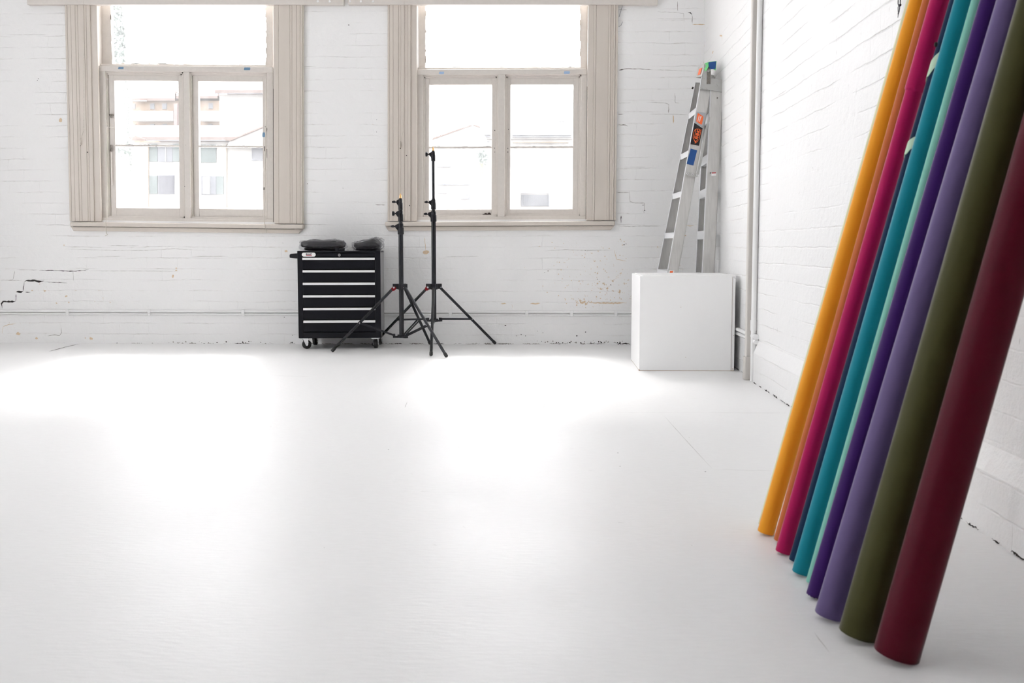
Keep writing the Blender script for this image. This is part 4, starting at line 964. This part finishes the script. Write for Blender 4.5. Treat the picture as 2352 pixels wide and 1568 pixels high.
# text runs upward along the rail, feet of the letters to the right
s1 = 1 / 327.0
text('label_lettering', 'RHINO', 9.4 * s1, M['orange'], onY(1602.8, 307.6, rail_y(308) - .0012), xr, yr, b_, sx=.82, bold=.0009)
def stroke(pts, wd, mt, nm, par):
    m = MB(); q = [onY(x, y, rail_y(y) - .0014) for x, y in pts]
    for a, b in zip(q[:-1], q[1:]): m.beam(a, b, wd, .0006, up=(0, 1, 0))
    return m.build(nm, M[mt], par)
stroke([(1610.5, 297), (1605.5, 321)], .0035, 'orange', 'label_bar', b_); stroke([(1598.5, 297), (1595, 317)], .003, 'orange', 'label_bar', b_)
stroke([(1602, 295.5), (1597, 297), (1593.5, 303), (1592.3, 311), (1592.2, 317), (1595, 322), (1597.5, 325), (1599, 328), (1595.5, 328.5), (1598, 327), (1602, 325), (1603.5, 322), (1601.5, 318.5)], .0032, 'orange', 'rhino_outline', b_)
stroke([(1594, 323.5), (1598, 325.5), (1600.5, 322)], .0028, 'orange', 'rhino_outline', b_)
xd2 = (onY(1606, 281.5, YN0) - onY(1612, 264, YN0)).normalized(); 
xq = -xr; yq = -yr
text('label_lettering', 'Syneco', 5.2 * s1, M['whiteprint'], onY(1608.4, 273.2, rail_y(273) - .0016), xq, yq, o_, sx=.86, bold=.0004)
stroke([(1605.8, 265), (1602.8, 279)], .0035, 'whiteprint', 'small_print', o_)
sq_([(1586.5, 341), (1601.3, 345.2), (1592.6, 380), (1577.2, 376)], 'bluetape', 'blue_tape', ld)
t1 = sq_([(1536, 620), (1549, 621), (1548, 629), (1534, 629)], 'whiteprint', 'foot_label', ld); sq_([(1539, 622.5), (1546, 622), (1545, 627), (1538, 627)], 'orange', 'foot_label_print', t1, .0006)
Yc_ = YN0 - .033
m = MB(); m.prism([onY(x, y, Yc_) for x, y in ((1634, 396), (1645, 395), (1645, 403), (1634, 404))], (0, .0008, 0)); t2 = m.build('warning_label', M['whiteprint'], ld)
m = MB(); m.prism([onY(x, y, Yc_ - .0006) for x, y in ((1635, 396), (1644.6, 395.4), (1644.6, 398), (1635, 398.4))], (0, .0006, 0)); m.build('warning_band', M['redprint'], t2)
for (x, y) in ((1647.5, 225), (1632, 397)):
    m = MB(); p = onY(x, y, Yc_ + .004); m.tube([p, p + Vector((0, -.006, 0))], .005, 10); m.build('rivet', M['metalworn'], ld, smooth=True)
m = MB(); m.prism([onY(x, y, YN1 - .05) for x, y in ((1627.5, 143), (1645, 140.5), (1643.5, 158), (1632, 158.5), (1629, 154))], (0, .012, 0)); m.build('blue_tape', M['bluetape'], ld, bevel=.002)
m = MB(); m.prism([onY(x, y, YN1 - .038) for x, y in ((1619, 145), (1628, 142), (1646, 140), (1644, 161), (1641, 160), (1628, 151), (1624, 160), (1620, 163), (1618, 158), (1623, 150))], (0, .010, 0)); m.build('green_tape', M['greentape'], ld)

# ------------------------------------------------------------------ black cord with knots on the side wall
t = empty('hanging_cord', onX(2063, 40, XR - .01), 0, 'black double cord with knots hanging on the side wall behind the pale roll', 'cord')
def cp(x, y): return onX(x, y, XR - .012)
m = MB(); m.tube([cp(2062.6, -60), cp(2063, 0), cp(2062.8, 9), cp(2064, 11)], .0016, 8); m.build('strand', M['blackcord'], t, smooth=True)
m = MB(); m.tube([cp(2067.6, -60), cp(2068, 0), cp(2067.5, 11)], .0018, 8); m.build('strand', M['blackcord'], t, smooth=True)
m = MB(); m.ball(cp(2067.6, 11.6), .0044, 7); m.ball(cp(2064.5, 11.5), .003, 6); m.build('knot', M['blackcord'], t, smooth=True)
m = MB(); m.tube([cp(2065, 13), cp(2062.8, 17), cp(2063, 26), cp(2063.6, 30)], .0014, 8); m.tube([cp(2066.5, 14), cp(2066.4, 19), cp(2065, 27), cp(2063.4, 31)], .0016, 8)
m.ball(cp(2063.4, 31), .0026, 6); m.tube([cp(2063.3, 32), cp(2062.2, 41)], [.0014, .0006], 6); m.build('loop', M['blackcord'], t, smooth=True)

# ------------------------------------------------------------------ paper rolls leaning on the side wall
def paper(name, c):
    m = simple(name, c, .55, bump=.00012, bscale=500, var=.03, spec=.12, sheen=.28)
    m.node_tree.nodes['Principled BSDF'].inputs['Sheen Roughness'].default_value = .3
    return m
def roll(color, col, rim, r, top_px, label, r2=None, z2=None, ragged=False):
    """cpx: floor contact pixel of the lower right rim; top_px: pixel its left silhouette passes higher up"""
    # rim: pixel of the upper left point of the lower rim, top_px: a pixel on the left silhouette higher up
    a = math.radians(16)
    for _ in range(12):
        Lp = fl(rim[0], rim[1], 2 * r * math.sin(a)); tp = onY(top_px[0], top_px[1], Lp.y)
        a = math.atan2(tp.x - Lp.x, tp.z - Lp.z)
    d = Vector((math.sin(a), 0, math.cos(a))); nrm = Vector((math.cos(a), 0, -math.sin(a)))
    C_ = Lp + nrm * 2 * r; base = C_ - nrm * r
    R2 = r2 or r
    wall_x = XR - .002
    Lh = (wall_x - (C_.x + (R2 - r) * math.cos(a))) / math.sin(a)
    t = empty('paper_roll', (C_.x, C_.y, 0), 0, label, 'paper roll', 'coloured backdrop paper rolls leaning on the side wall')
    mt = paper(color + '_paper', col); yv = Vector((0, 1, 0)); n = 48
    m = MB(); vs = []; fs = []
    zs = [0, .0015]; 
    k = 26
    for i in range(1, k + 1): zs.append(Lh * i / k)
    if r2: zs = [0, .0015, z2 - .14, z2 - .02, z2 - .004, z2, z2 + .002, z2 + .006] + [z2 + .01 + (Lh - z2 - .01) * i / 14 for i in range(1, 15)]
    for i, s in enumerate(zs):
        rr = r if i else r - .0012
        if r2:
            if s > z2 + .001: rr = r2 if s < z2 + .4 else r2 - .001
            if s == z2 + .002: rr = r2 - .0012
        for j in range(n):
            th = 2 * PI * j / n
            e = .0016 * (j / n)   # the outer wrap ends in a small step
            jj = 0
            if r2 and z2 - .003 < s < z2 + .004: jj = .012 * math.sin(th * 1.0 + .6) * 0 + random.uniform(-.0012, .0012) + (.006 if 9 < j % n < 14 else 0)
            sz = s + jj + (random.uniform(-.001, .0012) if (ragged and i < 1) else 0)
            vs.append(base + d * sz + (nrm * math.cos(th) + yv * math.sin(th)) * (rr - e * .4))
    for i in range(len(zs) - 1):
        for j in range(n): fs.append((i * n + j, i * n + (j + 1) % n, (i + 1) * n + (j + 1) % n, (i + 1) * n + j))
    o = len(vs); ri = r * .62
    for s in (0.002, Lh - .002):
        for j in range(n):
            th = 2 * PI * j / n; vs.append(base + d * s + (nrm * math.cos(th) + yv * math.sin(th)) * ri)
    q = (len(zs) - 1) * n
    for j in range(n):
        fs.append((j, (j + 1) % n, o + (j + 1) % n, o + j)); fs.append((q + j, q + (j + 1) % n, o + n + (j + 1) % n, o + n + j))
    m.add(vs, fs); W_ = m.build('paper', mt, t, smooth=True)
    m = MB(); m.tube([base + d * .004, base + d * (Lh - .004)], ri * 1.0, 24, caps=False); m.tube([base + d * .004, base + d * (Lh - .004)], ri * .88, 24, caps=False)
    m.build('cardboard_core', M['core'], t, smooth=True)
    return t, base, d, nrm, mt
rolls = {}
rolls['pale'] = roll('pale_cream', (.66, .64, .42), (1741.5, 1203), .019, (1975, 380), 'pale cream paper roll, farthest of the row, mostly hidden behind the yellow one')
rolls['yellow'] = roll('yellow', (.86, .36, .026), (1740, 1218), .0225, (1980, 380), 'golden yellow paper roll leaning on the side wall')
rolls['orange'] = roll('orange', (.50, .135, .045), (1777, 1238), .017, (2014, 380), 'dull orange paper roll between the yellow and the magenta rolls')
rolls['pink'] = roll('magenta', (.43, .008, .095), (1781, 1263), .0205, (2031, 380), 'magenta paper roll whose loose outer wrap ends in a torn step', r2=.0234, z2=1.17)
rolls['navy'] = roll('navy', (.004, .022, .06), (1812, 1284), .0165, (2072, 380), 'dark navy paper roll with pale green tape, behind the magenta and teal rolls')
rolls['teal'] = roll('teal', (.008, .22, .29), (1819, 1310), .0215, (2084, 380), 'teal paper roll leaning on the side wall')
rolls['mint'] = roll('mint', (.22, .52, .43), (1851, 1335), .013, (2123, 380), 'pale mint paper roll squeezed between the teal and the violet rolls')
rolls['purple'] = roll('violet', (.045, .012, .115), (1852, 1363), .0205, (2140, 380), 'deep violet paper roll with a ragged lower end', ragged=True)
rolls['lav'] = roll('lavender', (.13, .095, .22), (1872, 1405), .030, (2177, 380), 'greyish lavender paper roll, third from the nearest')
rolls['olive'] = roll('olive', (.055, .053, .018), (1928, 1446), .0385, (2231, 380), 'dark olive green paper roll beside the burgundy one')
rolls['red'] = roll('burgundy', (.075, .0005, .010), (2009, 1491), .0415, (2322, 380), 'burgundy paper roll, nearest and widest of the row')
t, base, d, nrm, mt = rolls['navy']
def band(s0, s1, r, mtn, skew=.012):
    m = MB(); n = 40; vs = []; fs = []
    for s in (s0, s1):
        for rr in (r + .0002, r + .0016):
            for j in range(n):
                th = 2 * PI * j / n
                vs.append(base + d * (s + skew * math.cos(th * 1.0 + 1.0) + (.004 * math.sin(5 * th) if s == s0 else 0)) + (nrm * math.cos(th) + Vector((0, 1, 0)) * math.sin(th)) * rr)
    for j in range(n):
        k_ = (j + 1) % n
        fs += [(n + j, n + k_, 3 * n + k_, 3 * n + j), (j, k_, n + k_, n + j), (2 * n + j, 2 * n + k_, 3 * n + k_, 3 * n + j)]
    m.add(vs, fs); return m.build('tape_band', M[mtn], t, smooth=True)
def s_at(py): p = onY(2100, py, base.y); return (p.z - base.z) / d.z
band(s_at(352), s_at(322), .0165, 'minttape'); band(s_at(170), s_at(132), .0165, 'minttape', .02)
m = MB(); p = base + d * s_at(110) - nrm * .022 + Vector((0, -.010, 0)); m.ball(p, .004, 6, sc=(1, 1, 1.5)); m.build('tape_scrap', M['blackprint'], t)

# ------------------------------------------------------------------ outside
gr = MB(); gr.box(-160, 120, D + HT + .5, 260, -6.3, -6.0); tag(gr.build('ground', M['ground']), kind='structure')
class Out:
    def __init__(s, root): s.r = root
    def q(s, nm, mt, pts, Y, th, par=None):
        m = MB(); m.prism([onY(x, y, Y) for x, y in pts], (0, th, 0)); return m.build(nm, M[mt], par or s.r)
    def r4(s, nm, mt, x0, x1, y0, y1, Y, th, par=None):
        return s.q(nm, mt, [(x0, y1), (x1, y1), (x1, y0), (x0, y0)], Y, th, par)
def block(O, x0, x1, y0, Y, depth, mt, zb=-6.0, nm='wall'):
    a, b = onY(x0, y0, Y), onY(x1, y0, Y); m = MB(); m.box(a.x, b.x, Y, Y + depth, zb, a.z); return m.build(nm, M[mt], O.r)
# near apartment house, white with sage shutters
Y1 = 95.0
bA = empty('apartment_building', onY(500, 500, Y1) * 1.0, 0, 'white house with sage shutters and terracotta roof, low in the left window', 'building'); O = Out(bA)
WM[bA.name] = Matrix.Translation(bA.location)
block(O, 296, 760, 327, Y1, 12, 'facade')
def roof(O, x0, x1, ye, Ye, yr_, Yr, mt='tile'):
    a, b = onY(x0, ye, Ye), onY(x1, ye, Ye); c_, d_ = onY(x1, yr_, Yr), onY(x0, yr_, Yr); m = MB()
    q2 = [a, b, c_, d_]; m.hexa(q2, [p + Vector((0, 0, .35)) for p in q2]); 
    e1, e2 = Vector((a.x, 2 * Yr - Ye, a.z)), Vector((b.x, 2 * Yr - Ye, b.z)); m.hexa([d_, c_, e2, e1], [p + Vector((0, 0, .35)) for p in (d_, c_, e2, e1)])
    return m.build('roof', M[mt], O.r)
roof(O, 296, 770, 323, Y1 - .8, 295.5, Y1 + 9)
O.r4('gutter', 'ext_grey', 334, 516, 321.5, 323, Y1 - 1.2, .3)
# gable wing
O.q('gable_wall', 'facade', [(522, 335), (760, 335), (760, 260), (603, 293), (528, 324)], Y1 - 1.6, 1.0)
O.q('barge_board', 'barge', [(526, 324), (604, 292), (700, 262), (700, 258), (604, 288), (526, 321)], Y1 - 2.0, .4)
O.q('barge_board', 'barge', [(300, 311), (332, 322), (332, 319), (300, 307)], Y1 - 1.6, .4)
for (x0, x1, y0, y1, mt) in ((343, 361, 330, 371, 'shutter'), (397, 415, 330, 371, 'shutter'), (461, 496, 332, 373, 'shutter'), (343, 361, 403, 445, 'shutter'), (497, 513, 404.5, 446, 'shutter')):
    O.r4('shutter', mt, x0, x1, y0, y1, Y1 - .15, .15)
for (x0, x1, y0, y1, mt) in ((363, 396, 334, 371, 'pane_pale'), (364, 399, 403, 445, 'pane_dark'), (463, 496, 405, 446, 'pane_pale'), (579, 603, 338, 368, 'pane_pale')):
    F_ = O.r4('window_frame', 'ext_grey', x0 - 1, x1 + 1, y0 - 1, y1 + 1, Y1 - .10, .10); O.r4('pane', mt, x0, x1, y0, y1, Y1 - .14, .05, F_)
F_ = O.r4('window_frame', 'facade', 380, 381, 334, 371, Y1 - .2, .05)
O.r4('curtain', 'facade', 466, 482, 406, 445, Y1 - .18, .03)
for x in (339.5, 519.5): O.r4('downpipe', 'facade_peach', x, x + 1.6, 330, 476, Y1 - .3, .2)
# peach apartment block farther up
Y2 = 140.0
bB = empty('apartment_building', onY(400, 300, Y2), 0, 'peach apartment block with balconies behind the white house, in the left window', 'building'); O = Out(bB); WM[bB.name] = Matrix.Translation(bB.location)
block(O, 303, 503, 232, Y2, 14, 'facade_peach'); roof(O, 302, 402, 231, Y2 - 1, 214, Y2 + 8); roof(O, 405, 500, 226, Y2 - 1.2, 219, Y2 + 5)
O.r4('balcony', 'facade', 303, 398, 255, 277, Y2 - 1.6, 1.6); O.r4('balcony', 'facade', 458, 503, 255, 277, Y2 - 1.6, 1.6)
O.r4('pier', 'facade_pink', 399, 407, 238, 300, Y2 - 1.8, 1.8)
for (x0, x1, y0, y1) in ((304, 310, 239, 250), (345, 354, 238, 250), (373, 382, 238, 250), (479, 488, 237, 249), (306, 311, 286, 294), (345, 354, 285, 294), (373, 382, 285, 294), (478, 487, 285, 295)):
    F_ = O.r4('window_frame', 'facade', x0 - .6, x1 + .6, y0 - .6, y1 + .6, Y2 - .15, .15); O.r4('pane', 'pane_pale', x0, x1, y0, y1, Y2 - .22, .08, F_)
bW = empty('apartment_building', onY(600, 300, 118), 0, 'plain pale wall of a taller house at upper right of the left window', 'building'); O = Out(bW); WM[bW.name] = Matrix.Translation(bW.location)
block(O, 504, 800, 217, 118, 14, 'facade'); roof(O, 493, 810, 213.5, 117, 200, 127)
O.r4('gutter', 'ext_grey', 493, 603, 213.5, 214.6, 116.6, .3)
# houses seen through the right window
Y3 = 80.0
bC = empty('gabled_house', onY(1050, 400, Y3), 0, 'white gabled house with thin orange eaves in the right window', 'house'); O = Out(bC); WM[bC.name] = Matrix.Translation(bC.location)
a_, b2 = onY(900, 345, Y3), onY(1102, 345, Y3)
m = MB(); pk = onY(1086, 287, Y3); e1 = onY(992, 319, Y3); e2 = onY(1103, 293, Y3)
m.hexa([Vector((e1.x, Y3, -6)), Vector((e2.x, Y3, -6)), e2, pk, e1], [p + Vector((0, 9, 0)) for p in (Vector((e1.x, Y3, -6)), Vector((e2.x, Y3, -6)), e2, pk, e1)]); m.build('wall', M['facade'], bC)
O.q('barge_board', 'barge', [(993, 320), (1086, 287), (1086, 284.6), (993, 316.5)], Y3 - .4, .3); O.q('barge_board', 'barge', [(1086, 287), (1103, 293), (1103, 290), (1086, 284.6)], Y3 - .4, .3)
for (x0, x1, y0, y1) in ((1002, 1034, 382, 383.4), (1003, 1078, 422, 424.5), (1003, 1026, 442, 443.5)): O.r4('ledge', 'ext_grey', x0, x1, y0, y1, Y3 - .3, .3)
m = O.r4('meter_box', 'ext_grey', 1057, 1078, 446, 457, Y3 - .5, .5); O.r4('meter_cover', 'facade', 1066, 1074, 449.5, 455.5, Y3 - .55, .1, m)
bD = empty('parapet_building', onY(1240, 400, 92), 0, 'long pale building with a dark parapet cap and grey roller door in the right window', 'building'); O = Out(bD); WM[bD.name] = Matrix.Translation(bD.location)
block(O, 1103, 1500, 318, 92, 12, 'facade')
O.r4('parapet', 'facade', 1103, 1500, 306, 319, 91.7, 1); 
for (x0, x1, y0, y1) in ((1177, 1312, 309, 311), (1177, 1312, 313, 315), (1103, 1126, 308, 310), (1103, 1126, 312.5, 314), (1103, 1124, 323, 325)): O.r4('cornice', 'ext_grey', x0, x1, y0, y1, 91.4, .3)
O.r4('cornice', 'facade_peach', 1178, 1306, 325.5, 327.5, 91.5, .4)
rd = O.r4('roller_door', 'pane_pale', 1197, 1260, 447, 473, 91.8, .2)
for i in range(14): O.r4('rib', 'ext_grey', 1198.5 + i * 4.5, 1199.3 + i * 4.5, 448, 472, 91.7, .1, rd)
O.r4('door_lintel', 'ext_grey', 1196, 1263, 442, 443.3, 91.6, .3); O.r4('door_jamb', 'ext_grey', 1260, 1262.4, 443, 473, 91.6, .3)
O.r4('roof_hatch', 'ext_grey', 1284, 1297, 273, 278, 96, 1.0)
t = empty('utility_pole', onY(1085, 500, 66), 0, 'slender pale pole in front of the gabled house', 'pole'); p0, p1 = onY(1085, 203, 66), onY(1083.5, 480, 66)
m = MB(); m.tube([(p0.x, 66, -6), (p0.x, 66, p0.z)], [.10, .04], 10); m.build('shaft', simple('pale_pole', (.20, .205, .225), .6), t, smooth=True)
# trees: clumps of small leaves round a stem
def leafy(name, label, cat, base_px, Y, spans, n, size, trunk=True):
    b = onY(base_px, 500, Y); t = empty(name, (b.x, Y, -6), 0, label, cat)
    m = MB(); m.tube([(b.x, Y, -6), (b.x, Y, spans[-1][0] - .1)], .12, 8); m.build('trunk', M['trunk'], t)
    m = MB()
    if n > 1000: m.tube([(b.x - .05, Y, spans[-1][0]), (b.x - .03, Y, spans[1][0]), (b.x, Y, spans[2][0]), (b.x - .05, Y, spans[3][1])], [.40, .36, .28, .05], 14)
    for i in range(n):
        s = random.choice(spans); z = random.uniform(s[0], s[1]); rr = s[2] * math.sqrt(random.random()); a = random.uniform(0, 2 * PI)
        c_ = Vector((b.x + s[3] + rr * math.cos(a), Y + rr * math.sin(a), z)); u = Vector((random.uniform(-1, 1), random.uniform(-1, 1), random.uniform(-1, 1))).normalized(); v_ = u.cross(Vector((.3, .5, .8))).normalized()
        k_ = size * random.uniform(.5, 1.2); m.add([c_ - u * k_, c_ + v_ * k_ * .5, c_ + u * k_, c_ - v_ * k_ * .5], [(0, 1, 2, 3)])
    m.build('foliage', M['leaf'], t)
Yt = 45.0
zz_ = lambda y: onY(280, y, Yt).z
leafy('cypress_tree', 'tall slim cypress at the left edge of the left window', 'tree', 285, Yt, [(zz_(470), zz_(330), .42, -.12), (zz_(400), zz_(200), .36, .0), (zz_(200), zz_(60), .30, -.05), (zz_(60), zz_(0), .22, -.05), (zz_(480), -3, .5, 0)], 9000, .15)
zp = lambda y: onY(1106, y, 62).z
leafy('small_tree', 'small feathery tree by the gabled house in the right window', 'tree', 1106, 62, [(zp(378), zp(346), .30, 0), (zp(372), zp(352), .36, .05)], 420, .12)
